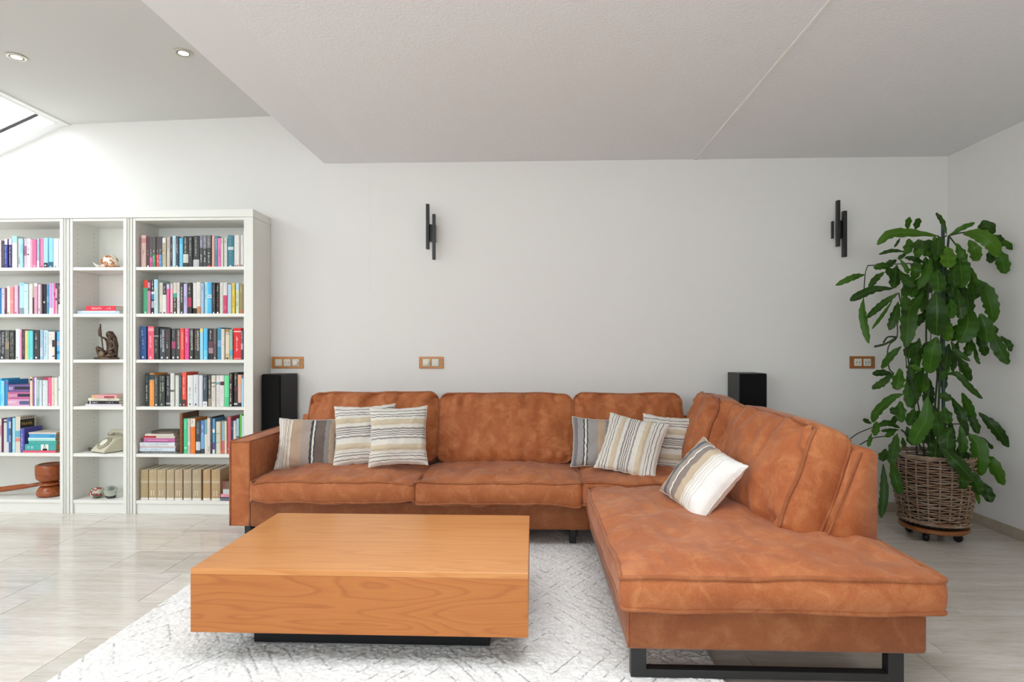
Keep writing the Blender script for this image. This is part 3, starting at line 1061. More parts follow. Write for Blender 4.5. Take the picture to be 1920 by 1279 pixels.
def flat_book(xa, xb, za, zb, y0, depth, colour, label, group, decor=(), pages=None, rot=0.0, name='book'):
    """book lying flat, spine towards the room"""
    cxm = (xa + xb) / 2
    t = thing(name, (cxm, y0, za), label, 'book', group)
    M = Matrix.Translation((cxm, y0, za)) @ Matrix.Rotation(rot, 4, 'Z')
    hw, th = (xb - xa) / 2, zb - za - 0.0003
    c = min(0.002, th * 0.18)
    mb = MB().box(-hw, hw, 0, depth, 0, c, M).box(-hw, hw, 0, depth, th - c, th, M).box(-hw, hw, -0.001, c, 0, th, M)
    cov = mb.build('cover', cover_mat(colour), t)
    MB().box(-hw + 0.002, hw - 0.002, c, depth - 0.003, c, th - c, M).build('page_block', pages or PAGES, t)
    for k, d in enumerate(decor):
        if d[0] == 'b':
            MB().box(-hw + 2 * hw * d[1], -hw + 2 * hw * d[2], -0.0016, -0.0008, 0, th, M).build('spine_band', ink(d[3]), cov)
        elif d[0] == 'm':
            MB().box(-hw + 2 * hw * d[1], -hw + 2 * hw * d[2], -0.0016, -0.0008, th * d[4], th * d[5], M).build('spine_band', ink(d[3]), cov)
        elif d[0] == 'T':
            V0, F0, ax, bx_, ay, by = text_mesh(d[4])
            L = 2 * hw * (d[2] - d[1])
            V = [M @ Vector((-hw + 2 * hw * d[1] + (v[0] - ax) / (bx_ - ax) * L, -0.0019, th * 0.25 + (v[1] - ay) / (by - ay) * th * 0.5)) for v in V0]
            obj('spine_title', V, F0, ink(d[3]), cov)
        elif d[0] == 't':
            mb = MB()

            def put(m_, xa_, xb_, z_a, z_b):
                m_.add([M @ Vector(q) for q in ((xa_, -0.0019, z_a), (xb_, -0.0019, z_a), (xb_, -0.0019, z_b), (xa_, -0.0019, z_b))], [(0, 1, 2, 3)])
            scribble(mb, -hw + 2 * hw * d[1], -hw + 2 * hw * d[2], th * 0.3, th * 0.72, put, k + int(abs(cxm) * 1000))
            if mb.V:
                mb.build('spine_lettering', ink(d[3]), cov)
    return t


def pz(u, v, Y=YS):
    return PY(u, v, Y).z


def stack(items, shelf_z, group, where, side_pages=None, y0=YS):
    z = shelf_z + 0.0004
    for i, (a, b_, px, colour, desc, dec) in enumerate(items):
        th = px * (3.9 / F)
        flat_book(ux(a, y0), ux(b_, y0), z, z + th, y0 + 0.004 * (i % 3), 0.135 + 0.008 * (i % 2), colour, desc + ', ' + where, group, dec, side_pages)
        z += th


stack([(259, 334, 3.6, '5c5a5a', 'grey and black book at the bottom', [('t', .1, .95, 'd8d8d8')]),
       (261, 328, 6.4, 'd4e0ea', 'pale blue book second from bottom', [('t', .1, .7, '9aa8b4')]),
       (261, 328, 4.0, 'e4d0d0', 'thin pink-white book third from bottom', []),
       (262, 328, 6.6, 'dce4e8', 'white book fourth from bottom', [('t', .1, .85, '9098a4')]),
       (264, 327, 7.6, 'c06a9c', 'pink and purple patterned book', [('b', 0, .08, '5a3040'), ('m', .1, .9, '8a4078', 0, .2), ('m', .2, .8, 'd890b8', .35, .6)]),
       (268, 327, 4.6, 'e0d8c8', 'cream book with red half spine', [('m', 0, .4, 'b82430', .15, 1)]),
       (272, 326, 3.8, 'd8ccc0', 'thin beige book near the top', [])],
      SHELFZ[4], 'books lying in the stack on the fifth shelf', 'lying in stack, fifth shelf of right bookcase')
zz = SHELFZ[4] + 36.8 * 3.9 / F
flat_book(ux(277), ux(325), zz, zz + 0.016, YS + 0.02, 0.12, '4a4038', 'dark brown book on top of the stack, fifth shelf of right bookcase',
          'books lying in the stack on the fifth shelf', [('m', .3, .8, '8a7868', .3, .7)], rot=0.12)
# tall brown board and the books leaning on it
wb = MB().bbox(ux(337.3, YS), ux(343, YS) - 0.001, YS - 0.003, YS + 0.19, SHELFZ[4] + 0.0004, pz(340, 775), 0.002, 1).build(
    'wooden_board', make_wood('brown_board', ('5a3018', '7a4828', '8a5634'), False, 0.5), loc=(ux(340, YS), YS, SHELFZ[4]))
tag(wb, 'tall brown wooden board standing between book stack and mint green book', 'board')
# red-brown book and small lying books at the end of the lowest shelf
stack([(413.5, 445, 6.2, '3c4258', 'navy book at the bottom', [('m', 0, 1, 'd8d8dc', .4, .5)]),
       (413.5, 445, 5.4, 'f0a0b0', 'pink book above the navy one', [('t', .2, .8, '904050')]),
       (417, 445, 9.5, 'd4d4d0', 'white book above the pink one', [])],
      SHELFZ[5], 'books lying at the end of the lowest shelf', 'right end of lowest shelf')
zz = SHELFZ[5] + 21.4 * 3.9 / F + 0.002
flat_book(ux(413.5), ux(452), zz, zz + 0.05, YS, 0.15, '8a4048', 'thick red and olive book, topmost at right end of lowest shelf', 'books lying at the end of the lowest shelf',
          [('m', .12, 1, '6c6448', 0, 1), ('t', .2, .9, 'd0ccc0')])
# left bookcase: comics, flat books
stack([(14.5, 55, 12.6, 'dca4c4', 'pale pink comic volume at the bottom', [('m', .55, 1, '5c6088', .2, .75), ('t', .05, .5, 'f4e4f0'), ('b', 0, .03, 'e09040')]),
       (14.5, 55, 13.4, 'c46896', 'rose comic volume in the middle', [('m', .45, 1, '303448', .35, .75), ('t', .05, .42, 'f0c8dc'), ('b', 0, .03, 'e09040')]),
       (14.5, 55, 14.0, '7a5c94', 'purple comic volume on top', [('m', .28, 1, '2c3040', .35, .75), ('t', .02, .26, 'e8d8f0')])],
      SHELFZ[3], 'comic volumes lying on the fourth shelf', 'stack on fourth shelf of left bookcase')
zz = pz(80, 712.4)
flat_book(ux(68.5), ux(89), zz, zz + 0.013, YS + 0.035, 0.1, 'd04454', 'red book lying on top of white upright books, left bookcase', 'books lying flat in the left bookcase')
KRAFT = plain('orange_brown_paper', 'c4905c', 0.8, 0.2, var=0.06, varscale=80)
stack([(43, 105, 4.0, 'e06078', 'pink book at the bottom', []),
       (46, 104, 11.6, '48aaa6', 'teal book with white hourglass motif', [('m', .52, .62, 'ece8dc', 0, 1), ('m', .66, .76, 'ece8dc', 0, 1), ('m', .6, .68, 'f0ece0', .4, .6), ('t', .1, .34, 'c8e8e4'), ('m', .58, .72, '5a4838', 0, .3)]),
       (52, 104, 6.6, '4cb4ac', 'sea green book', [('t', .3, .9, '8cd8d0')]),
       (53, 104, 5.8, 'a8dcd4', 'pale mint book', [('m', 0, 1, 'e4f0ec', .7, 1)]),
       (54, 104, 6.8, '50a4d4', 'blue book', [('t', .75, .95, '3070a8')]),
       (52, 104, 3.2, 'dcd0c4', 'thin cream book on top', [])],
      SHELFZ[4], 'books lying in the stack in the left bookcase', 'in stack, fifth shelf of left bookcase', KRAFT)
# purple-blue book and the pictures on the cover of the large book beside it
bp_ = book(ux(37.5, YS), ux(44.5, YS), SHELFZ[4] + 0.0004, pz(41, 803), YS + 0.0, 0.15, '5658b0', [['t', .06, .9, 'dcdcf0']],
           'purple-blue book standing beside large picture book on fifth shelf, left bookcase', 'upright books on the fifth shelf of the left bookcase', 0.0)
xcov = ux(36.5, YS) + 0.0004
zb0, zb1 = SHELFZ[4], pz(36, 781)
pic = [o for o in bpy.data.objects if o.get('label', '').startswith('large cream picture')][0]
pcov = [c for c in pic.children if c.name.startswith('cover')][0]
MB().box(xcov - 0.0006, xcov + 0.0006, YS + 0.006, YS + 0.118, zb0 + 0.02, zb1 - 0.022).build('cover_panel', ink('2c2a24'), pcov)
V0, F0, ax, bx_, ay, by = text_mesh('TRAVEL')
obj('cover_title', [(xcov + 0.001, YS + 0.012 + (v[0] - ax) / (bx_ - ax) * 0.09, zb1 - 0.062 + (v[1] - ay) / (by - ay) * 0.018) for v in V0], F0, ink('e0c060'), pcov)
mk = MB()
for k in range(6):
    yk = YS + 0.014 + k * 0.019
    mk.lathe([(0.0055, 0), (0.0055, 0.0005)], (xcov + 0.0002, yk, zb1 - 0.011), 10, Matrix.Rotation(math.pi / 2, 4, 'Y'))
mk.build('cover_pictures', ink('7c5458'), pcov)

# books lying in the narrow bookcase
zz = SHELFZ[1] + 0.0004
flat_book(ux(145, YS), ux(224, YS), zz, zz + 0.021, YS, 0.2, 'bcd0e4', 'pale blue book lying under the red book in the narrow bookcase', 'books lying in the narrow bookcase', [('m', .1, .9, 'd8e4ee', .5, 1)])
flat_book(ux(160, YS), ux(216, YS), zz + 0.0215, zz + 0.054, YS + 0.004, 0.14, 'e43c50', 'red book lying on the pale blue book in the narrow bookcase', 'books lying in the narrow bookcase',
          [('t', .15, .57, 'fcd8d8'), ('t', .72, .9, 'f4b0b4')])
stack([(160, 228, 3.8, 'e4d8e0', 'pale book at the bottom', []),
       (164, 222, 6.0, '2c282c', 'black book with white lettering', [('b', .06, .09, 'f0f0f0'), ('t', .11, .36, 'f4f4f4'), ('t', .6, .85, 'b8b8b4')]),
       (164, 222, 5.2, 'ece8d4', 'cream book above the black one', [('t', .1, .35, 'b0b090'), ('t', .6, .9, 'b0a898')]),
       (172, 219, 5.8, 'e4a4a4', 'pink book on top', [('m', .5, .9, 'a85058', 0, .7), ('m', 0, .2, 'e0a880', 0, 1)])],
      SHELFZ[3], 'books lying in a stack in the narrow bookcase', 'in stack in the narrow bookcase')

# ------------------------------------------------------------------ ornaments in the bookcases
# wooden gavel standing on its head, lowest shelf of the left bookcase
gx, gy, gz = ux(94, 3.90), 3.90, SHELFZ[5] + 0.0005
t = thing('gavel', (gx, gy, gz), 'large red-brown wooden gavel with long handle on lowest shelf of left bookcase', 'gavel')
MB().lathe([(0.0, 0.0), (0.060, 0.0), (0.074, 0.008), (0.078, 0.022), (0.073, 0.045), (0.058, 0.066), (0.045, 0.072)], (gx, gy, gz), 40).build('lower_head', M_GAVEL, t, smooth=True)
MB().lathe([(0.045, 0.073), (0.064, 0.078), (0.068, 0.086), (0.05, 0.094), (0.044, 0.1)], (gx, gy, gz), 40).build('collar', M_GAVEL, t, smooth=True)
MB().lathe([(0.044, 0.1005), (0.062, 0.108), (0.079, 0.126), (0.083, 0.16), (0.083, 0.205), (0.08, 0.216), (0.066, 0.22), (0.06, 0.214), (0.0, 0.212)], (gx, gy, gz), 40).build('upper_head', M_GAVEL, t, smooth=True)
MB().tube([(gx - 0.05, gy, gz + 0.084), (gx - 0.15, gy - 0.01, gz + 0.066), (gx - 0.18, gy - 0.012, gz + 0.064), (gx - 0.3, gy - 0.02, gz + 0.048), (gx - 0.42, gy - 0.03, gz + 0.035)],
          [0.012, 0.014, 0.0175, 0.019, 0.02], 16).build('handle', M_GAVEL, t, smooth=True)


def spotted(name, base, cols, scale):
    m, nt, b = newmat(name)
    tc = texco(nt)
    v = nt.nodes.new('ShaderNodeTexVoronoi')
    v.inputs['Scale'].default_value = scale
    nt.links.new(tc, v.inputs['Vector'])
    n = noisetex(nt, tc, scale * 0.8, 3)
    c = ramp(nt, n, [(0.0, base), (0.46, base), (0.5, cols[0]), (0.58, cols[1]), (0.64, base), (0.72, cols[2])], 'CONSTANT')
    nt.links.new(c, b.inputs['Base Color'])
    b.inputs['Roughness'].default_value = 0.12
    b.inputs['Coat Weight'].default_value = 0.6
    return m


def blob(V_center, size, n=24, fn=None):
    V, Fc = [], []
    for i in range(n + 1):
        th = math.pi * i / n
        for k in range(2 * n):
            ph = 2 * math.pi * k / (2 * n)
            d = Vector((math.sin(th) * math.cos(ph), math.sin(th) * math.sin(ph), math.cos(th)))
            r = fn(d) if fn else 1.0
            V.append((V_center[0] + d.x * size[0] * r, V_center[1] + d.y * size[1] * r, V_center[2] + d.z * size[2] * r))
    for i in range(n):
        for k in range(2 * n):
            l = (k + 1) % (2 * n)
            Fc.append((i * 2 * n + k, (i + 1) * 2 * n + k, (i + 1) * 2 * n + l, i * 2 * n + l))
    return V, Fc


# mottled glass shell, top shelf of the narrow bookcase
sx, sy, sz = ux(206, 3.88), 3.88, SHELFZ[0] + 0.0005
t = thing('glass_shell', (sx, sy, sz), 'shiny shell ornament mottled orange, brown and white on top shelf of narrow bookcase', 'ornament')
MS = spotted('mottled_shell', 'e8dfd0', ('c8782c', '8a3a1c', '5a2a18'), 55)
V, Fc = blob((sx, sy, sz + 0.047), (0.058, 0.042, 0.047), 20, lambda d: 1 + 0.06 * math.sin(3 * math.atan2(d.x, d.z)) * (1 - d.y * d.y) - (0.08 if abs(d.x - 0.05) < 0.1 and d.z > 0 else 0))
obj('dome', V, Fc, MS, t, smooth=True)
V, Fc = blob((sx + 0.002, sy - 0.006, sz + 0.0165), (0.066, 0.046, 0.0165), 18, lambda d: 1 + 0.05 * math.cos(9 * math.atan2(d.y, d.x)))
obj('scalloped_foot', V, Fc, MS, t, smooth=True)
MB().tube([(sx - 0.05, sy - 0.01, sz + 0.014), (sx - 0.075, sy - 0.012, sz + 0.016), (sx - 0.098, sy - 0.014, sz + 0.032), (sx - 0.104, sy - 0.014, sz + 0.045)], [0.014, 0.011, 0.007, 0.002], 12).build(
    'tip', plain('pale_shell_glass', 'd8d2c6', 0.1, coat=0.5), t, smooth=True)


def skinned(name, verts, edges, radii, mat, parent, sub=2, root=0):
    """continuous body grown round a skeleton"""
    base = wloc(parent)
    me = bpy.data.meshes.new(name)
    me.from_pydata([tuple(Vector(v) - base) for v in verts], edges, [])
    o = bpy.data.objects.new(name, me)
    COL.objects.link(o)
    o.modifiers.new('skin', 'SKIN')
    o.modifiers['skin'].use_smooth_shade = True
    sk = me.skin_vertices[0].data
    for i, r in enumerate(radii):
        sk[i].radius = (r, r) if isinstance(r, (int, float)) else r
        sk[i].use_root = (i == root)
    s = o.modifiers.new('sub', 'SUBSURF')
    s.levels = s.render_levels = sub
    dg = bpy.context.evaluated_depsgraph_get()
    me2 = bpy.data.meshes.new_from_object(o.evaluated_get(dg))
    me2.name = name
    bpy.data.objects.remove(o)
    o = bpy.data.objects.new(name, me2)
    COL.objects.link(o)
    o.parent = parent
    me2.materials.clear()
    me2.materials.append(mat)
    me2.polygons.foreach_set('use_smooth', [True] * len(me2.polygons))
    return o


# bronze seated figure with a staff
M_BRONZE = plain('dark_bronze', '5a463a', 0.38, 0.5, metal=0.55, bump=(120, 0.25, 0.002), var=0.3, varscale=40)
fx, fy, fz = ux(200, 3.88), 3.88, SHELFZ[2] + 0.0005
t = thing('bronze_figure', (fx, fy, fz), 'dark bronze seated figure holding a staff on third shelf of narrow bookcase', 'figurine')


def fp(u, v, dy=0.0):
    p = PY(u, v, 3.88 + dy)
    return (p.x, p.y, p.z)


kz = SHELFZ[2] - fp(200, 673.6)[2]


def fq(u, v, dy=0.0):
    x, y, z = fp(u, v, dy)
    return (x, y, z + kz)


MB().lathe([(0.0, 0.0), (0.084, 0.0), (0.086, 0.004), (0.08, 0.014), (0.0, 0.015)], (fx, fy, fz), 36, Matrix.Diagonal((1, 0.55, 1, 1))).build('base_plate', M_BRONZE, t, smooth=True)
bones = [fq(208, 661, 0.01), fq(208, 652, 0.01), fq(208, 643, 0.005), fq(207, 637, 0.0),      # pelvis, belly, chest, neck
         fq(205, 628, -0.008),                                                                # head
         fq(213, 640, -0.004), fq(216, 650, -0.015), fq(208, 655, -0.03), fq(203, 658, -0.035),   # right-hand arm in lap
         fq(201, 639, -0.004), fq(197, 634, -0.02), fq(190, 632, -0.025),                         # arm to the staff
         fq(214, 664, -0.015), fq(203, 667, -0.04), fq(196, 668, -0.03),                          # folded leg
         fq(200, 664, -0.006), fq(190, 656, -0.02), fq(182, 650, -0.025), fq(184, 660, -0.022), fq(187, 669, -0.02), fq(183, 671, -0.03)]
eds = [(0, 1), (1, 2), (2, 3), (3, 4), (2, 5), (5, 6), (6, 7), (7, 8), (2, 9), (9, 10), (10, 11), (0, 12), (12, 13), (13, 14), (0, 15), (15, 16), (16, 17), (17, 18), (18, 19), (19, 20)]
rad = [0.023, 0.019, 0.022, 0.011, 0.018, 0.012, 0.010, 0.009, 0.008, 0.010, 0.008, 0.007, 0.018, 0.013, 0.010, 0.016, 0.013, 0.014, 0.011, 0.008, 0.008]
skinned('body', bones, eds, rad, M_BRONZE, t)
# long hair or shawl hanging over head and back
V, Fc = blob(fq(206, 628, 0.0), (0.026, 0.022, 0.028), 14, lambda d: 1 - 0.35 * max(0, -d.y) * max(0, -d.z + 0.3))
obj('hair', V, Fc, M_BRONZE, t, smooth=True)
MB().tube([fq(208, 622, 0.012), fq(214, 634, 0.02), fq(217.5, 648, 0.02), fq(217, 662, 0.016), fq(217, 671, 0.012)], [0.012, 0.017, 0.015, 0.013, 0.011], 12).build('shawl', M_BRONZE, t, smooth=True)
MB().tube([fq(188, 607, -0.03), fq(189.5, 625, -0.03), fq(192.5, 650, -0.034), fq(194, 660, -0.036)], 0.0042, 10).build('staff', M_BRONZE, t, smooth=True)
MB().tube([fq(188, 612, -0.03), fq(186.6, 620, -0.03), fq(186.8, 628, -0.03), fq(189.5, 632, -0.03)], [0.004, 0.009, 0.008, 0.003], 10).build('staff_feather', M_BRONZE, t, smooth=True)
V, Fc = blob(fq(190.5, 664, -0.035), (0.022, 0.016, 0.024), 14)
obj('drum', V, Fc, plain('worn_bronze', '7a6a52', 0.45, metal=0.5, var=0.3, varscale=60), t, smooth=True)

# old rotary telephone
M_PHONE = plain('ivory_phone_plastic', 'cdc6ae', 0.35, 0.45)
px, py, pzz = ux(211, 3.90), 3.90, SHELFZ[4] + 0.001
t = thing('telephone', (px, py, pzz), 'cream rotary telephone on fifth shelf of narrow bookcase', 'telephone')
RZ = Matrix.Translation((px, py, pzz)) @ Matrix.Rotation(-0.42, 4, 'Z')
prof = [(-0.098, 0.006), (-0.094, 0.02), (-0.02, 0.085), (0.03, 0.098), (0.075, 0.095), (0.092, 0.006)]
V, Fc = [], []
for k, wx in enumerate((-0.075, -0.07, 0.07, 0.075)):
    ins = 0.004 if k in (0, 3) else 0
    for (y, z) in prof:
        V.append(RZ @ Vector((wx * (1.0 if z < 0.05 else 0.88), y * (1 - ins * 2), max(0.004, z - ins))))
n = len(prof)
for k in range(3):
    for i in range(n):
        j = (i + 1) % n
        Fc.append((k * n + i, k * n + j, (k + 1) * n + j, (k + 1) * n + i))
Fc += [tuple(range(n))[::-1], tuple(3 * n + i for i in range(n))]
obj('body', V, Fc, M_PHONE, t)
MB().box(-0.07, 0.07, -0.092, 0.088, 0.0, 0.005, RZ).build('base', plain('dark_phone_base', '4a4438', 0.6), t)
dn = Vector((0, -0.066, 0.074)).normalized()
DM = RZ @ Matrix.Translation((0, -0.052, 0.06)) @ Matrix.Rotation(math.atan2(0.065, 0.074), 4, 'X')
MB().lathe([(0.0, 0), (0.05, 0), (0.05, 0.004), (0.046, 0.006), (0.0, 0.006)], (0, 0, 0), 36, DM).build('dial_ring', plain('grey_dial', 'aaa48e', 0.4), t)
dl = MB().lathe([(0.0, 0.0065), (0.027, 0.0065), (0.027, 0.009), (0.0, 0.0095)], (0, 0, 0), 28, DM).build('dial_centre', plain('dial_card', 'ece6d4', 0.5), t)
hb = MB()
for k in range(10):
    a = math.radians(-30 + k * 28)
    hb.lathe([(0.0052, 0.0062), (0.0052, 0.0068)], (0, 0, 0), 10, DM @ Matrix.Translation((0.038 * math.cos(a), 0.038 * math.sin(a), 0)))
hb.build('finger_holes', plain('dial_hole', '6a6450', 0.5), dl)
MB().tube([RZ @ Vector(p) for p in ((-0.10, 0.045, 0.098), (-0.085, 0.045, 0.115), (-0.05, 0.045, 0.126), (0.05, 0.045, 0.126), (0.085, 0.045, 0.115), (0.10, 0.045, 0.098))],
          [0.021, 0.019, 0.013, 0.013, 0.019, 0.021], 14).build('handset', M_PHONE, t, smooth=True)
cp = []
for k in range(160):
    s = k / 159
    c = RZ @ Vector((-0.085 - 0.09 * s, 0.01 - 0.075 * math.sin(s * 2.2), 0.0105))
    cp.append(c + Vector((0.0, 0.008 * math.cos(k * 0.9), 0.008 * math.sin(k * 0.9))))
MB().tube(cp, 0.0016, 5).build('coiled_cord', plain('grey_brown_cord', '6a6454', 0.6), t, smooth=True)

# two glass paperweights
wx_, wy_, wz_ = ux(182, 3.86), 3.86, SHELFZ[5] + 0.0005
t = thing('paperweight', (wx_, wy_, wz_), 'round glass paperweight with red and green flowers on lowest shelf', 'paperweight', 'glass paperweights')
V, Fc = blob((wx_, wy_, wz_ + 0.035), (0.048, 0.048, 0.0365), 20)
V = [(x, y, max(z, wz_)) for x, y, z in V]
obj('globe', V, Fc, spotted('flower_millefiori', 'c4c4ac', ('a01c3c', '3c6844', 'e8ddd0'), 42), t, smooth=True)
wx_, wy_ = ux(208, 3.86), 3.86
t = thing('paperweight', (wx_, wy_, wz_), 'clear glass paperweight with dark foot beside the flowered one', 'paperweight', 'glass paperweights')
MB().lathe([(0.0, 0.0), (0.024, 0.0), (0.033, 0.013), (0.0, 0.0135)], (wx_, wy_, wz_), 30).build('foot', plain('dark_glass_foot', '343632', 0.2), t, smooth=True)
m, nt, b = newmat('clear_glass')
b.inputs['Base Color'].default_value = hexc('e0e6da')
b.inputs['Roughness'].default_value = 0.03
b.inputs['Transmission Weight'].default_value = 0.85
b.inputs['IOR'].default_value = 1.3
V, Fc = blob((wx_, wy_, wz_ + 0.044), (0.042, 0.042, 0.037), 18)
V = [(x, y, max(z, wz_ + 0.0138)) for x, y, z in V]
gl = obj('globe', V, Fc, m, t, smooth=True)
MB().lathe([(0.0, 0.052), (0.014, 0.05), (0.018, 0.056), (0.01, 0.062), (0.0, 0.062)], (wx_, wy_, wz_), 6).build('inclusion', plain('grey_inclusion', '5c6064', 0.4), gl)

# ------------------------------------------------------------------ sofa
SOFA = thing('corner_sofa', (0.0, 3.3, 0.0), 'large cognac leather corner sofa with chaise on black steel legs', 'sofa')
M_PIPE = make_leather('shaded_piping_nubuck', 0.8)  # darkened so the piping imitates the thin shadow lines beside it


def roundrect(x, z, hw, hh, r):
    ax, az = abs(x) - (hw - r), abs(z) - (hh - r)
    if r > 0 and ax > 0 and az > 0:
        L = math.hypot(ax, az)
        k = max(ax, az) / L
        return (math.copysign(hw - r + ax * k, x), math.copysign(hh - r + az * k, z))
    return (x, z)


def cushion(name, parent, size, M, bulge, rc=0.02, plane='xy', nx=26, ny=20, nz=6, wr=0.006, seed=0, pipe=0.0076, wf=5.0, sag=0.0, extra=None, pull=0.0, gather=0.0):
    """boxed cushion with bulging faces, creases and piping on both rims.
    local axes: x width, y depth, z thickness (the rims lie in x-y)."""
    w, d, h = size[0] / 2, size[1] / 2, size[2] / 2
    off = Vector((seed * 13.7, seed * 7.1, seed * 3.3))

    def pos(x, y, z):
        X, Y = roundrect(x * w, y * d, w, d, rc)
        Z = z * h
        fx_, fy_, fz_ = (1 - x * x), (1 - y * y), (1 - z * z)
        Z += bulge[2] * z * (max(0, fx_) ** 0.55) * (max(0, fy_) ** 0.55)
        X += bulge[0] * x * max(0, fz_) * (0.3 + 0.7 * max(0, fy_) ** 0.5) if abs(x) > 0.98 else 0
        Y += bulge[1] * y * max(0, fz_) * (0.3 + 0.7 * max(0, fx_) ** 0.5) if abs(y) > 0.98 else 0
        # creases
        p = Vector((X, Y, Z)) * wf + off
        n1 = noise.noise(Vector((p.x * 1.0, p.y * 0.6, p.z * 1.0)))
        n2 = noise.noise(Vector((p.x * 3.2, p.y * 1.3, p.z * 2.0)) + Vector((5, 1, 2)))
        amp = wr * (n1 + 0.45 * (1 - abs(n2) * 3))
        edge = min(1.0, 4 * min(1 - abs(x) if abs(z) > 0.98 else 1, 1 - abs(y) if abs(z) > 0.98 else 1) + 0.15)
        Z += amp * z * edge if abs(z) > 0.98 else 0
        if gather and abs(z) > 0.98:
            for q, e_, sc_ in ((x, (1 - y) * d, w), (x, (1 + y) * d, w), (y, (1 - x) * w, d), (y, (1 + x) * w, d)):
                g_ = noise.noise(Vector((q * sc_ * 16 + noise.noise(Vector((e_ * 9, q * 3, seed))) * 1.2, e_ * 2.5, seed * 2.7 + (1 if q is x else 5))))
                Z += z * gather * (g_ - 0.3 * abs(g_)) * math.exp(-e_ / 0.075) * min(1, e_ / 0.012 + 0.1)
        # wavy rims
        Z += wr * 0.7 * noise.noise(Vector((p.x * 1.3, p.y * 1.3, 4.0 + z)))
        X += wr * 0.6 * noise.noise(Vector((p.y * 1.1, p.x * 0.5, 8.0)))
        Y += wr * 0.6 * noise.noise(Vector((p.x * 1.1, p.y * 0.5, 12.0)))
        if pull:
            Z *= 1 - pull * (abs(x) ** 6) * (abs(y) ** 6)
        if sag:
            Z -= sag * fx_ * fy_
        v = Vector((X, Y, Z))
        if extra:
            v = extra(v, x, y, z)
        return M @ v

    def lins(n):
        return [math.sin((-1 + 2 * i / n) * math.pi / 2) * 0.45 + (-1 + 2 * i / n) * 0.55 for i in range(n + 1)]
    gx_, gy_, gz_ = lins(nx), lins(ny), lins(nz)
    idx, V, Fc = {}, [], []

    def vid(i, j, k):
        key = (i, j, k)
        if key not in idx:
            idx[key] = len(V)
            V.append(pos(gx_[i], gy_[j], gz_[k]))
        return idx[key]
    for k in (0, nz):
        for i in range(nx):
            for j in range(ny):
                q = (vid(i, j, k), vid(i + 1, j, k), vid(i + 1, j + 1, k), vid(i, j + 1, k))
                Fc.append(q if k else q[::-1])
    for j in (0, ny):
        for i in range(nx):
            for k in range(nz):
                q = (vid(i, j, k), vid(i + 1, j, k), vid(i + 1, j, k + 1), vid(i, j, k + 1))
                Fc.append(q if j == 0 else q[::-1])
    for i in (0, nx):
        for j in range(ny):
            for k in range(nz):
                q = (vid(i, j, k), vid(i, j + 1, k), vid(i, j + 1, k + 1), vid(i, j, k + 1))
                Fc.append(q if i else q[::-1])
    o = obj(name, V, Fc, M_LEATHER_LIT if 'back' not in name else M_LEATHER, parent, loc=M.translation, smooth=True)
    if pipe:
        for z in (-1, 1):
            P = [pos(x, -1, z) for x in gx_] + [pos(1, y, z) for y in gy_[1:]] + [pos(x, 1, z) for x in gx_[::-1][1:]] + [pos(-1, y, z) for y in gy_[::-1][1:-1]]
            MB().tube(P, pipe, 6, closed=True).build('piping', M_PIPE, o, smooth=True)
    return o


def edge_pipe(parent, pts, r=0.004, closed=False):
    return MB().tube(pts, r, 6, closed=closed).build('piping', M_PIPE, parent, smooth=True)


def softbox(name, lo, hi, r=0.012, pipes=True, M=None, nsub=0):
    o0 = MB().bbox(*[c for p in zip(lo, hi) for c in p], r, 3)
    o = o0.build(name, M_LEATHER if name == 'armrest' else M_LEATHER_SHADED, SOFA, loc=[(a + b_) / 2 for a, b_ in zip(lo, hi)], smooth=True)
    return o


SX0, SX1 = -1.672, -1.556           # left arm
ARMF = 3.17
BACKY = 3.87
arm = softbox('armrest', (SX0, ARMF, 0.115), (SX1, BACKY, 0.585), 0.014)
for x in (SX0 + 0.004, SX1 - 0.004):
    P = [(x, ARMF + 0.002, 0.12 + 0.46 * i / 8) for i in range(9)] + [(x, ARMF + (BACKY - ARMF) * i / 12 + 0.003, 0.583) for i in range(13)]
    edge_pipe(arm, P, 0.006)
edge_pipe(arm, [(SX0 + (SX1 - SX0) * i / 4, ARMF + 0.002, 0.582) for i in range(5)], 0.006)
CXL, CXR = 0.285, 1.250             # chaise body
CF = 1.905
base = softbox('base_frame', (SX1 + 0.001, ARMF - 0.005, 0.115), (CXL + 0.06, BACKY, 0.262), 0.012)
cbase = softbox('chaise_base', (CXL + 0.018, CF, 0.118), (CXR, BACKY - 0.001, 0.256), 0.014)
edge_pipe(cbase, [(CXL + 0.021, CF + 0.003, 0.125 + 0.12 * i / 4) for i in range(5)], 0.004)
# backrest frames: wedge section
bk = MB()
V = [(SX1 + 0.03, 3.70, 0.26), (SX1 + 0.03, BACKY, 0.26), (SX1 + 0.03, BACKY, 0.66), (SX1 + 0.03, 3.84, 0.66),
     (1.24, 3.70, 0.26), (1.24, BACKY, 0.26), (1.24, BACKY, 0.66), (1.24, 3.84, 0.66)]
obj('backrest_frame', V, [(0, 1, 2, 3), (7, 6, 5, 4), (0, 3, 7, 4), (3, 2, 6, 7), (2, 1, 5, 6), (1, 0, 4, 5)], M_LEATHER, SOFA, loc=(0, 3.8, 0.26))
BX0, BX1, BT0, BT1, BYF = 1.055, 1.283, 1.215, 1.283, 2.225
bm = bmesh.new()
pts = [(BX0, 0.262), (BX1, 0.262), (BX1, 0.712), (BT0, 0.712)]
vs_ = [bm.verts.new((x, y, z)) for y in (BYF, BACKY) for x, z in pts]
for f in ((0, 1, 2, 3), (7, 6, 5, 4), (0, 4, 5, 1), (1, 5, 6, 2), (2, 6, 7, 3), (3, 7, 4, 0)):
    bm.faces.new([vs_[i] for i in f])
bmesh.ops.recalc_face_normals(bm, faces=bm.faces)
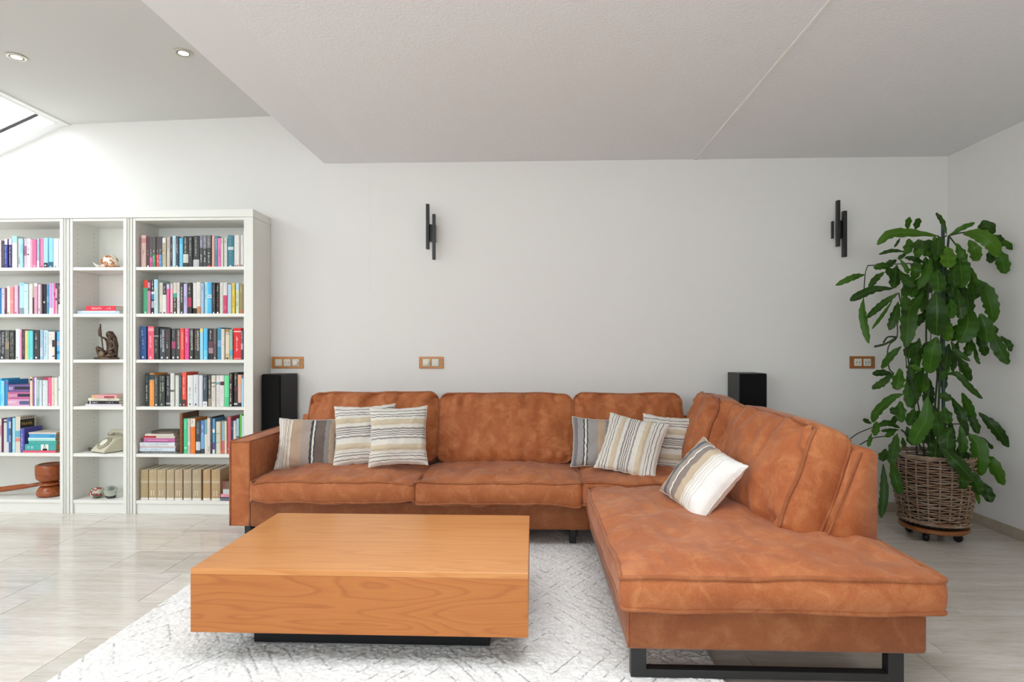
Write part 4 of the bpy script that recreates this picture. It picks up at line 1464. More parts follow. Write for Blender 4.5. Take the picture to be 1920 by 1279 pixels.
bmesh.ops.bevel(bm, geom=bm.edges[:], offset=0.012, segments=3, affect='EDGES')
bm.verts.index_update()
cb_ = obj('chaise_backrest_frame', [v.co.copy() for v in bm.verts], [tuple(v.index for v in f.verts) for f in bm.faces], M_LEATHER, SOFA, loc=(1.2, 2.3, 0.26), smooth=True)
bm.free()
edge_pipe(cb_, [(BX0 + (BT0 - BX0) * s + 0.004, BYF + 0.002, 0.30 + (0.705 - 0.30) * s) for s in [i / 10 for i in range(11)]], 0.0035)

# seat cushions
ZS0, ZS1 = 0.264, 0.374
xa = ux(472, 3.15)
xb_ = ux(780, 3.15)
xc_ = ux(1092, 3.15)


def seat(x0, x1, y0, y1, z0, z1, seed, bul=0.05, **k):
    M = Matrix.Translation(((x0 + x1) / 2, (y0 + y1) / 2, (z0 + z1) / 2))
    return cushion('seat_cushion', SOFA, (x1 - x0, y1 - y0, z1 - z0), M, (0.012, 0.02, bul), 0.02, seed=seed, **k)


seat(xa + 0.002, xb_ - 0.003, 3.125, 3.72, ZS0, ZS1, 1, 0.042, nx=56, ny=40, wr=0.014, gather=0.024)
seat(xb_ + 0.003, xc_ - 0.003, 3.125, 3.72, ZS0, ZS1, 2, 0.042, nx=56, ny=40, wr=0.014, gather=0.024)
seat(xc_ + 0.002, 1.06, 3.12, 3.72, ZS0, ZS1 + 0.004, 3, 0.04, nx=50, ny=40, wr=0.014, gather=0.024)


def chaise_extra(v, x, y, z):
    return v


Mc = Matrix.Translation(((CXL + 1.305) / 2, (1.888 + 3.11) / 2, 0.308))
cushion('chaise_cushion', SOFA, (1.305 - CXL, 3.11 - 1.888, 0.104), Mc, (0.012, 0.018, 0.048), 0.02, nx=60, ny=66, nz=8, wr=0.015, seed=4, pipe=0.008, gather=0.022, wf=4.0)

# back cushions of the long side


def back(u0, u1, seed, zt=0.79, lean=18, th=0.15, y_=3.66, name='back_cushion'):
    x0, x1 = ux(u0, y_), ux(u1, y_)
    hgt = 0.43
    M = Matrix.Translation(((x0 + x1) / 2, y_ + 0.05, zt - 0.5 * hgt * math.cos(math.radians(lean)) - 0.0)) @ Matrix.Rotation(math.radians(90 - lean), 4, 'X')
    return cushion(name, SOFA, (x1 - x0, hgt, th), M, (0.016, 0.018, 0.062), 0.06, seed=seed, nx=60, ny=36, nz=8, wr=0.017, pipe=0.0078, wf=5.0, gather=0.045)


back(579, 820, 5)
back(823, 1073, 6, 0.788)
back(1077, 1281, 7, 0.79)


def sideback(yc, wid, xc0, zt, lean, yaw, seed, hgt=0.44, th=0.16):
    """cushion along the chaise, facing left"""
    R = Matrix.Rotation(math.radians(-90 + yaw), 4, 'Z') @ Matrix.Rotation(math.radians(90 - lean), 4, 'X')
    M = Matrix.Translation((xc0, yc, zt - 0.5 * hgt * math.cos(math.radians(lean)))) @ R
    return cushion('back_cushion', SOFA, (wid, hgt, th), M, (0.018, 0.024, 0.066), 0.05, seed=seed, nx=60, ny=36, nz=8, wr=0.019, pipe=0.0082, wf=5.0, gather=0.05)


sideback(2.725, 0.90, 1.075, 0.775, 20, 0, 8)
sideback(3.42, 0.50, 1.03, 0.80, 18, -4, 9)

# legs
def legframe(y):
    x0, x1, b_ = 0.318, 1.188, 0.05
    m = MB()
    m.bbox(x0, x0 + b_, y, y + 0.035, 0.0195, 0.1175, 0.0015)
    m.bbox(x1 - b_, x1, y, y + 0.035, 0.0195, 0.1175, 0.0015)
    m.bbox(x0 + b_ - 0.001, x1 - b_ + 0.001, y + 0.0003, y + 0.0347, 0.0195, 0.046, 0.0015)
    lg = m.build('leg', M_BLACKM, SOFA, loc=(x0, y, 0))
    MB().bbox(x1 - 0.045, x1 - 0.005, y + 0.004, y + 0.031, 0.0, 0.0194, 0.001).build('glide', M_BLACKP, lg)


legframe(1.925)
for x in (SX0 + 0.05, -0.65, 0.2):
    MB().bbox(x, x + 0.035, 3.24, 3.30, 0.021 if x > -1.58 else 0.0, 0.1145, 0.002).build('leg', M_BLACKM, SOFA)
    MB().bbox(x, x + 0.035, 3.76, 3.82, 0.0, 0.1145, 0.002).build('leg', M_BLACKM, SOFA)
MB().bbox(1.15, 1.2, 3.76, 3.82, 0.0, 0.1175, 0.002).build('leg', M_BLACKM, SOFA)

# ------------------------------------------------------------------ coffee table
TX0, TX1, TY0, TY1, TZ0, TZ1 = -1.169, -0.017, 1.96, 2.645, 0.124, 0.3405
ct = thing('coffee_table', ((TX0 + TX1) / 2, (TY0 + TY1) / 2, 0.02), 'low orange-brown wooden block coffee table on a recessed black plinth', 'table')
# mitred panels: the top, and four aprons
MB().bbox(TX0, TX1, TY0, TY1, TZ1 - 0.02, TZ1, 0.0012, 1).build('top', M_CHERRY_TOP, ct)
MB().bbox(TX0, TX1, TY0, TY0 + 0.02, TZ0, TZ1 - 0.0202, 0.0008, 1).build('apron', M_CHERRY_FRONT, ct)
MB().bbox(TX0, TX1, TY1 - 0.02, TY1, TZ0, TZ1 - 0.0202, 0.0008, 1).build('apron', M_CHERRY_FRONT, ct)
MB().bbox(TX0, TX0 + 0.02, TY0 + 0.0202, TY1 - 0.0202, TZ0, TZ1 - 0.0202, 0.0008, 1).build('apron', M_CHERRY_FRONT, ct)
MB().bbox(TX1 - 0.02, TX1, TY0 + 0.0202, TY1 - 0.0202, TZ0, TZ1 - 0.0202, 0.0008, 1).build('apron', M_CHERRY_FRONT, ct)
MB().box(TX0 + 0.021, TX1 - 0.021, TY0 + 0.021, TY1 - 0.021, TZ0 + 0.004, TZ0 + 0.02).build('bottom_panel', M_BLACKP, ct)
MB().bbox(-1.022, -0.158, 2.112, 2.5, 0.0175, TZ0 + 0.0035, 0.001, 1).build('plinth', M_BLACKP, ct)

# ------------------------------------------------------------------ rug
RX0, RX1, RY0, RY1 = -1.578, 0.625, 0.75, 3.55


def rug_line(x, y):
    """distance in lattice units to the nearest woven line of the nested diamonds"""
    ax, ay = (x - 0.060) / 0.37, (y - 2.084) / 0.516
    p, q = (ax + ay), (ax - ay)
    p -= 2 * np.round(p / 2)
    q -= 2 * np.round(q / 2)
    n = np.maximum(np.abs(p), np.abs(q))
    d = np.full_like(n, 9.0)
    for r in (0.29, 0.58, 0.775, 0.955):
        d = np.minimum(d, np.abs(n - r))
    return d


def make_rug():
    t = thing('rug', ((RX0 + RX1) / 2, (RY0 + RY1) / 2, 0.0), 'off-white shaggy rug with thin grey nested diamond lines under the coffee table', 'rug')
    m, nt, b = newmat('rug_wool')
    at = nt.nodes.new('ShaderNodeAttribute')
    at.attribute_name = 'wool'
    nt.links.new(at.outputs['Color'], b.inputs['Base Color'])
    b.inputs['Roughness'].default_value = 0.95
    b.inputs['Specular IOR Level'].default_value = 0.1
    b.inputs['Sheen Weight'].default_value = 0.1
    base_m = plain('rug_backing', 'cfcac4', 0.95, 0.1, bump=(300, 0.5, 0.003))
    MB().bbox(RX0, RX1, RY0, RY1, 0.0005, 0.011, 0.004).build('backing', base_m, t)
    rs = np.random.RandomState(3)

    def pile(name, step):
        """short dense pile as a relief field, woven lines cut a little lower"""
        nx2, ny2 = int((RX1 - RX0) / step), int((RY1 - RY0) / step)
        gx2, gy2 = np.meshgrid(np.linspace(RX0, RX1, nx2), np.linspace(RY0, RY1, ny2), indexing='ij')
        x = gx2 + rs.uniform(-.42, .42, gx2.shape) * step
        y = gy2 + rs.uniform(-.42, .42, gy2.shape) * step
        def smooth(a, k):
            for _ in range(k):
                a = (a + np.roll(a, 1, 0) + np.roll(a, -1, 0) + np.roll(a, 1, 1) + np.roll(a, -1, 1)) / 5
            return a
        fine = rs.normal(0, 1, gx2.shape)
        mid = smooth(rs.normal(0, 1, gx2.shape), 3)
        mid /= mid.std()
        big = smooth(rs.normal(0, 1, gx2.shape), 60)
        big /= big.std()
        line = rug_line(x, y)
        tuft = np.cos(x * 2 * np.pi / 0.011 + 1.5 * mid) * np.cos(y * 2 * np.pi / 0.011 + 1.5 * np.roll(mid, 7, 0))
        z = 0.0185 + 0.0009 * fine + 0.0009 * mid + 0.0007 * big + 0.0005 * tuft
        z -= np.where(line < 0.02, 0.0014 * (1 - line / 0.02), 0)
        ed = np.minimum(np.minimum(gx2 - RX0, RX1 - gx2), np.minimum(gy2 - RY0, RY1 - gy2))
        z *= np.clip(ed / 0.012, 0.35, 1)
        ins = (x > -1.03) & (x < -0.15) & (y > 2.105) & (y < 2.505)
        z = np.where(ins, 0.0165, z)
        for fx0, fx1 in ((0.315, 0.38),):
            z = np.where((x > fx0) & (x < fx1) & (y > 1.945) & (y < 2.025), 0.019, z)
        org = np.array(wloc(t))
        P = np.stack([x, y, z], -1).reshape(-1, 3) - org
        I = np.arange(nx2 * ny2).reshape(nx2, ny2)
        Q = np.stack([I[:-1, :-1], I[1:, :-1], I[1:, 1:], I[:-1, 1:]], -1).reshape(-1, 4)
        n = len(Q)
        me = bpy.data.meshes.new(name)
        me.vertices.add(len(P))
        me.vertices.foreach_set('co', P.ravel())
        me.loops.add(4 * n)
        me.loops.foreach_set('vertex_index', Q.ravel())
        me.polygons.add(n)
        me.polygons.foreach_set('loop_start', np.arange(0, 4 * n, 4))
        me.update()
        ca = me.color_attributes.new('wool', 'FLOAT_COLOR', 'POINT')
        dash = np.sin(x * 61 + 3 * np.sin(y * 17)) + np.sin(y * 73 + 2.0 * np.sin(x * 23)) + 0.9 * mid
        dk = 0.85 * np.clip(1.25 - line / 0.0085, 0, 1) * np.clip(dash * 0.8 + 0.6, 0, 1)
        lightc, darkc = np.array(hexc('e9e6e2')), np.array(hexc('6e6a68'))
        var = np.clip(0.97 + 0.03 * mid + 0.03 * fine + 0.015 * big, 0.8, 1.06)
        c = lightc[None, None, :] * var[..., None] * (1 - dk[..., None]) + darkc[None, None, :] * dk[..., None]
        c[..., 3] = 1
        ca.data.foreach_set('color', c.reshape(-1))
        me.materials.append(m)
        me.validate()
        o = bpy.data.objects.new(name, me)
        COL.objects.link(o)
        o.parent = t
        o['kind'] = 'stuff'
        return o
    pile('pile', 0.0042)
    return t


make_rug()

# ------------------------------------------------------------------ scatter cushions


def stripes_mat(name, stops, weave=0.0, weave_ranges=()):
    """woven stripes across the u direction of the cover, from a list of (start, colour)"""
    m, nt, b = newmat(name)
    uv = texco(nt, 'UV')
    sx_ = nt.nodes.new('ShaderNodeSeparateXYZ')
    nt.links.new(uv, sx_.inputs[0])
    n = noisetex(nt, mapping(nt, uv, (60, 60, 1)).outputs[0], 1.0, 2)
    u = mathn(nt, 'ADD', sx_.outputs[0], mathn(nt, 'MULTIPLY', mathn(nt, 'SUBTRACT', n, 0.5), 0.006))
    # colour ramps hold 32 stops each
    c = ramp(nt, u, stops[:31], 'CONSTANT')
    wv = nt.nodes.new('ShaderNodeTexWave')
    wv.wave_type, wv.bands_direction = 'BANDS', 'DIAGONAL'
    wv.inputs['Scale'].default_value = 26
    nt.links.new(mapping(nt, uv, (1.6, 1.2, 1)).outputs[0], wv.inputs['Vector'])
    for (a, b2, h) in weave_ranges:
        inr = mathn(nt, 'MULTIPLY', mathn(nt, 'GREATER_THAN', u, a), mathn(nt, 'LESS_THAN', u, b2))
        z = nt.nodes.new('ShaderNodeTexWave')
        z.wave_type, z.bands_direction = 'BANDS', 'Y'
        z.inputs['Scale'].default_value = 15
        z.inputs['Distortion'].default_value = 0
        zig = mathn(nt, 'ABSOLUTE', mathn(nt, 'SUBTRACT', mathn(nt, 'FRACT', mathn(nt, 'MULTIPLY', u, 26)), 0.5))
        v2 = mathn(nt, 'ADD', sx_.outputs[1], mathn(nt, 'MULTIPLY', zig, 0.05))
        st = mathn(nt, 'GREATER_THAN', mathn(nt, 'FRACT', mathn(nt, 'MULTIPLY', v2, 42)), 0.5)
        c = mixc(nt, mathn(nt, 'MULTIPLY', mathn(nt, 'MULTIPLY', inr, st), 0.75), c, h)
    fine = noisetex(nt, mapping(nt, uv, (170, 170, 1)).outputs[0], 1.0, 2)
    c = mixc(nt, 0.22, c, ramp(nt, fine, [(0.3, '6a625c'), (0.7, 'f4f0ea')]), 'SOFT_LIGHT')
    nt.links.new(c, b.inputs['Base Color'])
    b.inputs['Roughness'].default_value = 0.92
    b.inputs['Specular IOR Level'].default_value = 0.12
    b.inputs['Sheen Weight'].default_value = 0.15
    bumpn(nt, b, fine, 0.5, 0.003)
    return m


CR, BE, DK, GY = 'e4dfd6', 'd6c7ad', '5c5a5c', '9a9592'
st = [(0.0, CR), (0.07, DK), (0.082, CR), (0.13, DK), (0.142, CR), (0.175, DK), (0.187, CR),
      (0.235, BE), (0.325, CR), (0.385, GY), (0.415, CR), (0.437, DK), (0.447, CR), (0.468, DK), (0.478, CR), (0.499, DK), (0.509, CR), (0.54, GY), (0.57, CR),
      (0.66, BE), (0.755, CR), (0.81, DK), (0.82, CR), (0.855, DK), (0.866, CR), (0.92, DK), (0.93, CR)]
M_STRIPE = stripes_mat('cream_striped_weave', st)
TAN, BRN, NVY, CHA = 'bda48c', '8c7c74', '4a5058', '6c6462'
st2 = [(0.0, 'd8d0c6'), (0.05, 'e4ded6'), (0.075, GY), (0.085, 'ddd4c8'), (0.11, GY), (0.12, 'cfc0b0'), (0.15, 'e4ded4'), (0.165, BRN), (0.175, 'd0bfae'), (0.205, 'e6e0d8'), (0.225, TAN),
       (0.39, BRN), (0.53, NVY), (0.565, 'eae6da'), (0.59, NVY), (0.61, BRN), (0.76, NVY), (0.83, TAN), (0.93, NVY), (0.97, GY)]
M_LUMBAR = stripes_mat('taupe_striped_weave', st2, weave_ranges=[(0.39, 0.53, 'd8ccc0'), (0.61, 0.76, '4c4848'), (0.76, 0.83, 'd8d4d0'), (0.93, 0.97, 'c8c4c0')])
st3 = [(0.0, GY), (0.03, NVY), (0.09, '84807e'), (0.2, NVY), (0.225, 'eae6dc'), (0.26, NVY), (0.285, '84807e'), (0.45, TAN), (0.6, NVY), (0.72, '84807e'), (0.85, TAN), (0.93, 'ddd6cc')]
M_LUMBAR2 = stripes_mat('grey_striped_weave', st3, weave_ranges=[(0.09, 0.2, 'd0ccc8'), (0.285, 0.45, 'cfcac6'), (0.03, 0.09, 'b0b0b4'), (0.6, 0.72, 'dcd8d4')])
st4 = [(0.0, '8c8884'), (0.03, TAN), (0.13, NVY), (0.21, '8c7e76'), (0.30, 'efeae0'), (0.325, NVY), (0.335, '9a8c84'), (0.43, 'cdb99f'), (0.57, 'e4ddd2'), (0.60, 'cfc4b8'), (0.615, 'ebe6de'),
       (0.65, 'cfc8c0'), (0.662, 'ece8e0'), (0.70, 'cfcac4'), (0.71, 'eeeae4'), (0.75, 'd4d0ca'), (0.76, 'efece7')]
M_LUMBAR3 = stripes_mat('taupe_and_white_weave', st4, weave_ranges=[(0.13, 0.21, '7c8088'), (0.21, 0.30, 'c8bcb0'), (0.335, 0.43, '7c726c')])


def pillow(size, th, M, mat, label, group, tuft=(), seed=0, across='x', lumpy=0.006):
    """sewn cushion with dog-ear corners; stripes run across local x (or z)"""
    w, h = size[0] / 2, size[1] / 2
    t = thing('throw_pillow', M.translation, label, 'cushion', group)
    nx = 56
    off = Vector((seed * 3.1, seed * 5.7, 0))

    def pos(u, v, s):
        x, z = u * 2 - 1, v * 2 - 1
        e = max(0.0, (1 - x * x)) * max(0.0, (1 - z * z))
        k = e ** 0.42
        # the seams pull in between the corners
        X = x * w * (1 - 0.085 * (1 - z * z) ** 1.0 * abs(x) ** 2)
        Z = z * h * (1 - 0.085 * (1 - x * x) ** 1.0 * abs(z) ** 2)
        nn = noise.noise(Vector((x * 2.2, z * 2.2, s)) + off) * lumpy * 1.6 * k + noise.noise(Vector((x * 6, z * 6, s * 3)) + off) * lumpy * 0.5 * min(1, k * 2)
        Y = s * (th / 2 * k + 0.0022) + s * nn
        X += 0.004 * noise.noise(Vector((x * 7, z * 7, 3)) + off)
        Z += 0.004 * noise.noise(Vector((x * 7, z * 7, 7)) + off)
        if s < 0:
            c = u if across == 'x' else 1 - v
            for a, b_ in tuft:
                if a < c < b_:
                    q = min(1, 8 * min(c - a, b_ - c) / (b_ - a))
                    Y -= q * (0.007 + 0.004 * noise.noise(Vector((x * 40, z * 40, 1))))
        return M @ Vector((X, Y, Z))
    V, Fc, uv = [], [], []
    for s in (-1, 1):
        b0 = len(V)
        for i in range(nx + 1):
            for j in range(nx + 1):
                u, v = i / nx, j / nx
                V.append(pos(u, v, s))
                uv.append((u, v) if across == 'x' else (1 - v, u))
        for i in range(nx):
            for j in range(nx):
                q = (b0 + i * (nx + 1) + j, b0 + (i + 1) * (nx + 1) + j, b0 + (i + 1) * (nx + 1) + j + 1, b0 + i * (nx + 1) + j + 1)
                Fc.append(q if s < 0 else q[::-1])
    obj('cover', V, Fc, mat, t, smooth=True, uv=uv)
    rim = [(i / nx, 0) for i in range(nx)] + [(1, i / nx) for i in range(nx)] + [(1 - i / nx, 1) for i in range(nx)] + [(0, 1 - i / nx) for i in range(nx)]
    MB().tube([(pos(u, v, -1) + pos(u, v, 1)) / 2 for u, v in rim], 0.0032, 6, closed=True).build('seam', plain('cream_seam_cloth', 'd8d0c4', 0.95, 0.1), t, smooth=True)
    return t


def pm(u, v, Y, yaw, lean, roll):
    p = PY(u, v, Y)
    R = Matrix.Rotation(math.radians(yaw), 4, 'Z') @ Matrix.Rotation(math.radians(-lean), 4, 'X') @ Matrix.Rotation(math.radians(roll), 4, 'Y')
    return Matrix.Translation(p) @ R


TUFT = ((0.235, 0.325), (0.66, 0.755))
GP = 'scatter cushions on the sofa'
pillow((0.37, 0.305), 0.12, pm(580, 831.5, 3.47, 12, 20, 1.5), M_LUMBAR, 'taupe, grey and black striped oblong cushion beside the left armrest', GP, seed=1)
pillow((0.36, 0.365), 0.11, pm(684, 815, 3.475, 10, 20, -2), M_STRIPE, 'cream cushion with grey stripes, behind another like it, near left armrest', GP, TUFT, 2, 'z')
pillow((0.335, 0.345), 0.11, pm(747, 817.5, 3.37, 6, 18, -1.6), M_STRIPE, 'cream cushion with level grey stripes in front of its twin on left seat', GP, TUFT, 3, 'z')
pillow((0.33, 0.295), 0.10, pm(1124, 830, 3.47, -2, 18, 2), M_LUMBAR2, 'grey and tan striped oblong cushion on the corner seat, partly hidden', GP, seed=4)
pillow((0.32, 0.345), 0.10, pm(1256, 835, 3.43, -6, 14, 4), M_STRIPE, 'cream cushion with level stripes at the back of the sofa corner', GP, TUFT, 5, 'z')
pillow((0.345, 0.345), 0.10, pm(1184, 836, 3.33, -22, 30, 9), M_STRIPE, 'cream cushion with slanting stripes leaning in the sofa corner', GP, TUFT, 6, 'x')
pillow((0.325, 0.32), 0.13, pm(1315, 898, 2.62, -62, 36, 17), M_LUMBAR3, 'white and taupe striped cushion lying tilted on the chaise', GP, seed=7)

# ------------------------------------------------------------------ loudspeakers
M_SPK = plain('black_speaker_foil', '262626', 0.45, 0.4, bump=(300, 0.05, 0.0005))
M_GRILL = plain('black_grille_cloth', '151515', 0.9, 0.15, bump=(900, 0.4, 0.001))


def speaker(loc, rot, w, d, h, label):
    t = thing('loudspeaker', loc, label, 'loudspeaker', 'floor-standing loudspeakers')
    M = Matrix.Translation(loc) @ Matrix.Rotation(rot, 4, 'Z')
    MB().bbox(-w / 2, w / 2, 0.014, d, 0.012, h, 0.002, 1, M).build('cabinet', M_SPK, t)
    MB().bbox(-w / 2 + 0.002, w / 2 - 0.002, 0.0, 0.0135, 0.06, h - 0.004, 0.004, 2, M).build('grille', M_GRILL, t)
    MB().bbox(-w / 2 - 0.0, w / 2 + 0.0, 0.01, d, 0.0, 0.0118, 0.002, 1, M).build('foot', M_SPK, t)


speaker((-1.757, 3.862, 0), math.radians(-14.5), 0.148, 0.185, 0.925, 'black tower loudspeaker between bookcase and left sofa arm')
speaker((ux(1413, 3.79), 3.79, 0), 0.0, 0.172, 0.235, 0.938, 'black tower loudspeaker behind the chaise end of the sofa')

# ------------------------------------------------------------------ switch plates
M_SWITCH = plain('ivory_switch_plastic', 'e2dfd2', 0.35, 0.45)
M_HOLE = plain('socket_hole', '2c2824', 0.6)


def plate(u0, u1, v0, v1, units, wood, label):
    a, b_ = PY(u0, v1, W), PY(u1, v0, W)
    x0, x1, z0, z1 = a.x, b_.x, a.z, b_.z
    cx_, cz_ = (x0 + x1) / 2, (z0 + z1) / 2
    t = thing('switch_plate', (cx_, W, cz_), label, 'switch plate', 'wooden switch plates on the back wall')
    MB().bbox(x0, x1, W - 0.010, W - 0.0005, z0, z1, 0.003, 2).build('frame', wood, t)
    n = len(units)
    mar = 0.022
    pw = (x1 - x0 - 2 * mar) / n
    s = min(pw - 0.012, (z1 - z0) - 0.03) / 2
    for i, k in enumerate(units):
        ux_ = x0 + mar + pw * (i + 0.5)
        uo = MB().bbox(ux_ - s, ux_ + s, W - 0.0145, W - 0.0098, cz_ - s, cz_ + s, 0.003, 2).build('socket' if k == 's' else ('dimmer' if k == 'd' else 'rocker_switch'), M_SWITCH, t)
        RX = Matrix.Rotation(math.pi / 2, 4, 'X')
        if k == 'd':
            MB().lathe([(0.0, 0.0), (s * 0.8, 0.0), (s * 0.78, 0.010), (s * 0.6, 0.013), (0.0, 0.0132)], (ux_, W - 0.0146, cz_), 28, RX).build('knob', M_SWITCH, uo)
        elif k == 'w':
            MB().bbox(ux_ - s * 0.8, ux_ + s * 0.8, W - 0.0185, W - 0.0147, cz_ - s * 0.8, cz_ + s * 0.8, 0.0015, 2).build('rocker', M_SWITCH, uo)
        else:
            MB().lathe([(s * 0.62, 0.0), (s * 0.72, 0.0), (s * 0.72, 0.003), (s * 0.62, 0.003)], (ux_, W - 0.0146, cz_), 28, RX, True).build('socket_rim', M_SWITCH, uo)
            hb2 = MB()
            for dx in (-0.0095, 0.0095):
                hb2.lathe([(0.0032, 0.0), (0.0032, 0.0006)], (ux_ + dx, W - 0.0146, cz_), 12, RX)
            hb2.build('socket_holes', M_HOLE, uo)


plate(510, 569.5, 669, 691, 'wsd', M_SWITCHWOOD, 'orange wooden plate with switch, socket and dimmer beside the bookcase')
plate(786, 831.5, 669, 691, 'dw', M_SWITCHWOOD, 'light wooden plate with dimmer and switch above the left sofa back')
plate(1592, 1639, 668, 691, 'ss', M_SWITCHDARK, 'brown wooden plate with two sockets beside the plant')

# ------------------------------------------------------------------ wall lamps


def wall_lamp(bars, block, label, cable=None):
    """bars: (u0,u1,v0,v1) of the two upright tubes; block: the box between them"""
    a, b_ = PY(block[0], block[3], W - 0.06), PY(block[1], block[2], W - 0.06)
    t = thing('wall_lamp', ((a.x + b_.x) / 2, W, (a.z + b_.z) / 2), label, 'wall lamp', 'black wall lamps')
    MB().bbox(a.x + 0.0, b_.x, W - 0.055, W - 0.022, a.z, b_.z, 0.002).build('bracket', M_BLACKM, t)
    MB().bbox(a.x - 0.008, b_.x + 0.008, W - 0.0215, W - 0.0005, a.z, b_.z, 0.003).build('wall_box', plain('white_lamp_box', 'dedbd6', 0.5), t)
    for (u0, u1, v0, v1) in bars:
        p, q = PY(u0, v1, W - 0.07), PY(u1, v0, W - 0.07)
        bo = MB().bbox(p.x, q.x, W - 0.085, W - 0.0555, p.z, q.z, 0.002).build('light_bar', M_BLACKM, t)
        MB().bbox(p.x + 0.004, q.x - 0.004, W - 0.0553, W - 0.052, p.z + 0.01, q.z - 0.01, 0.001).build('diffuser', plain('opal_diffuser', 'e8e6e0', 0.4), bo)
    if cable:
        p, q = PY(cable[0], cable[3], W - 0.02), PY(cable[1], cable[2], W - 0.02)
        MB().bbox(p.x, q.x, W - 0.024, W - 0.0005, p.z, q.z, 0.001).build('plate_edge', M_BLACKM, t)
    return t


wall_lamp([(799.2, 805, 383, 467.5), (811, 816.5, 402, 487)], (804, 816, 420, 452), 'black double-bar wall lamp on the wall above the left half of the sofa')
wall_lamp([(1568.3, 1573.8, 376, 462.5), (1579.5, 1586.5, 396, 482)], (1572, 1581, 413, 447), 'black double-bar wall lamp on the wall near the plant', (1560.5, 1563, 414.5, 447))
# ------------------------------------------------------------------ ceiling downlights
M_RING = plain('satin_steel_ring', 'c8c2b4', 0.3, metal=0.8)
m_l, nt, b = newmat('lit_lamp_glass')
b.inputs['Base Color'].default_value = hexc('fff6e6')
b.inputs['Emission Color'].default_value = hexc('fff2dc')
b.inputs['Emission Strength'].default_value = 4.0
for (u, v, lab) in ((31, 106, 'round recessed spotlight nearest the roof window'), (344, 98.5, 'round recessed spotlight nearest the ceiling step')):
    d = ray(u, v)
    tt = (2.71 - H) / d[2]
    x = d[0] * tt
    zc = ZRIDGE + (x - XRIDGE) / (XSTEP - XRIDGE) * (ZHI - ZRIDGE)
    tt = (zc - H) / d[2]
    x, y = d[0] * tt, d[1] * tt
    tl_ = math.atan2(ZHI - ZRIDGE, XSTEP - XRIDGE)
    R = Matrix.Rotation(-tl_, 4, 'Y')
    t = thing('spotlight', (x, y, zc), lab, 'spotlight', 'recessed ceiling spotlights')
    MB().lathe([(0.032, -0.001), (0.049, -0.001), (0.049, -0.004), (0.046, -0.006), (0.036, -0.007), (0.032, -0.004)], (x, y, zc), 40, R, True).build('ring', M_RING, t, smooth=True)
    MB().lathe([(0.0275, -0.003), (0.0318, -0.003), (0.0318, -0.006), (0.0275, -0.006)], (x, y, zc), 40, R, True).build('inner_ring', plain('dark_lamp_gap', '5a544a', 0.5), t)
    MB().lathe([(0.0, -0.002), (0.027, -0.002), (0.027, -0.005), (0.0, -0.0055)], (x, y, zc), 32, R).build('lamp_glass', m_l, t)

# ------------------------------------------------------------------ plant trolley, basket and plant
PX_, PYY = 2.325, 3.50
tr = thing('plant_trolley', (PX_, PYY, 0), 'round stained wooden plant trolley with black castors under the basket', 'plant trolley')
MB().lathe([(0.0, 0.055), (0.167, 0.055), (0.172, 0.06), (0.172, 0.074), (0.168, 0.078), (0.0, 0.078)], (PX_, PYY, 0), 48).build('wooden_disc', M_TROLLEY, tr)
for k in range(4):
    a = math.radians(40 + 90 * k)
    cx_, cy_ = PX_ + 0.12 * math.cos(a), PYY + 0.12 * math.sin(a)
    cs = MB().lathe([(0.0, -0.012), (0.02, -0.012), (0.022, -0.008), (0.022, 0.008), (0.02, 0.012), (0.0, 0.012)], (cx_, cy_, 0.0225), 20, Matrix.Rotation(math.pi / 2, 4, 'X') @ Matrix.Rotation(a, 4, 'Y')).build('castor', M_BLACKP, tr, smooth=False)
    MB().bbox(cx_ - 0.017, cx_ + 0.017, cy_ - 0.019, cy_ + 0.019, 0.04, 0.0545, 0.002).build('castor_fork', M_BLACKP, cs)
sa = thing('saucer', (PX_, PYY, 0.079), 'black plant saucer between wooden trolley and wicker basket', 'saucer')
MB().lathe([(0.0, 0.079), (0.14, 0.079), (0.153, 0.084), (0.159, 0.099), (0.155, 0.099), (0.149, 0.088), (0.0, 0.086)], (PX_, PYY, 0), 48).build('dish', M_BLACKP, sa, smooth=True)


def make_wicker():
    m, nt, b = newmat('grey_brown_rattan')
    tc = texco(nt)
    n = noisetex(nt, mapping(nt, tc, (14, 14, 60)).outputs[0], 1.0, 4, 0.6)
    n2 = noisetex(nt, mapping(nt, tc, (5, 5, 40)).outputs[0], 1.0, 2)
    c = ramp(nt, n, [(0.25, '4e3426'), (0.42, '84644c'), (0.56, 'a08872'), (0.7, 'b4a290')])
    c2 = ramp(nt, n2, [(0.35, '7a4c2a'), (0.6, '9c8a78')])
    nt.links.new(mixc(nt, 0.4, c, c2), b.inputs['Base Color'])
    b.inputs['Roughness'].default_value = 0.6
    return m


M_WICK = make_wicker()
bk_ = thing('wicker_basket', (PX_, PYY, 0.088), 'tapered grey-brown wicker basket holding the tall plant', 'basket')
BZ0, BZ1, BR0, BR1 = 0.112, 0.478, 0.163, 0.197
NST = 22


def brad(z):
    s = (z - BZ0) / (BZ1 - BZ0)
    return BR0 + (BR1 - BR0) * s + 0.012 * math.sin(s * math.pi)


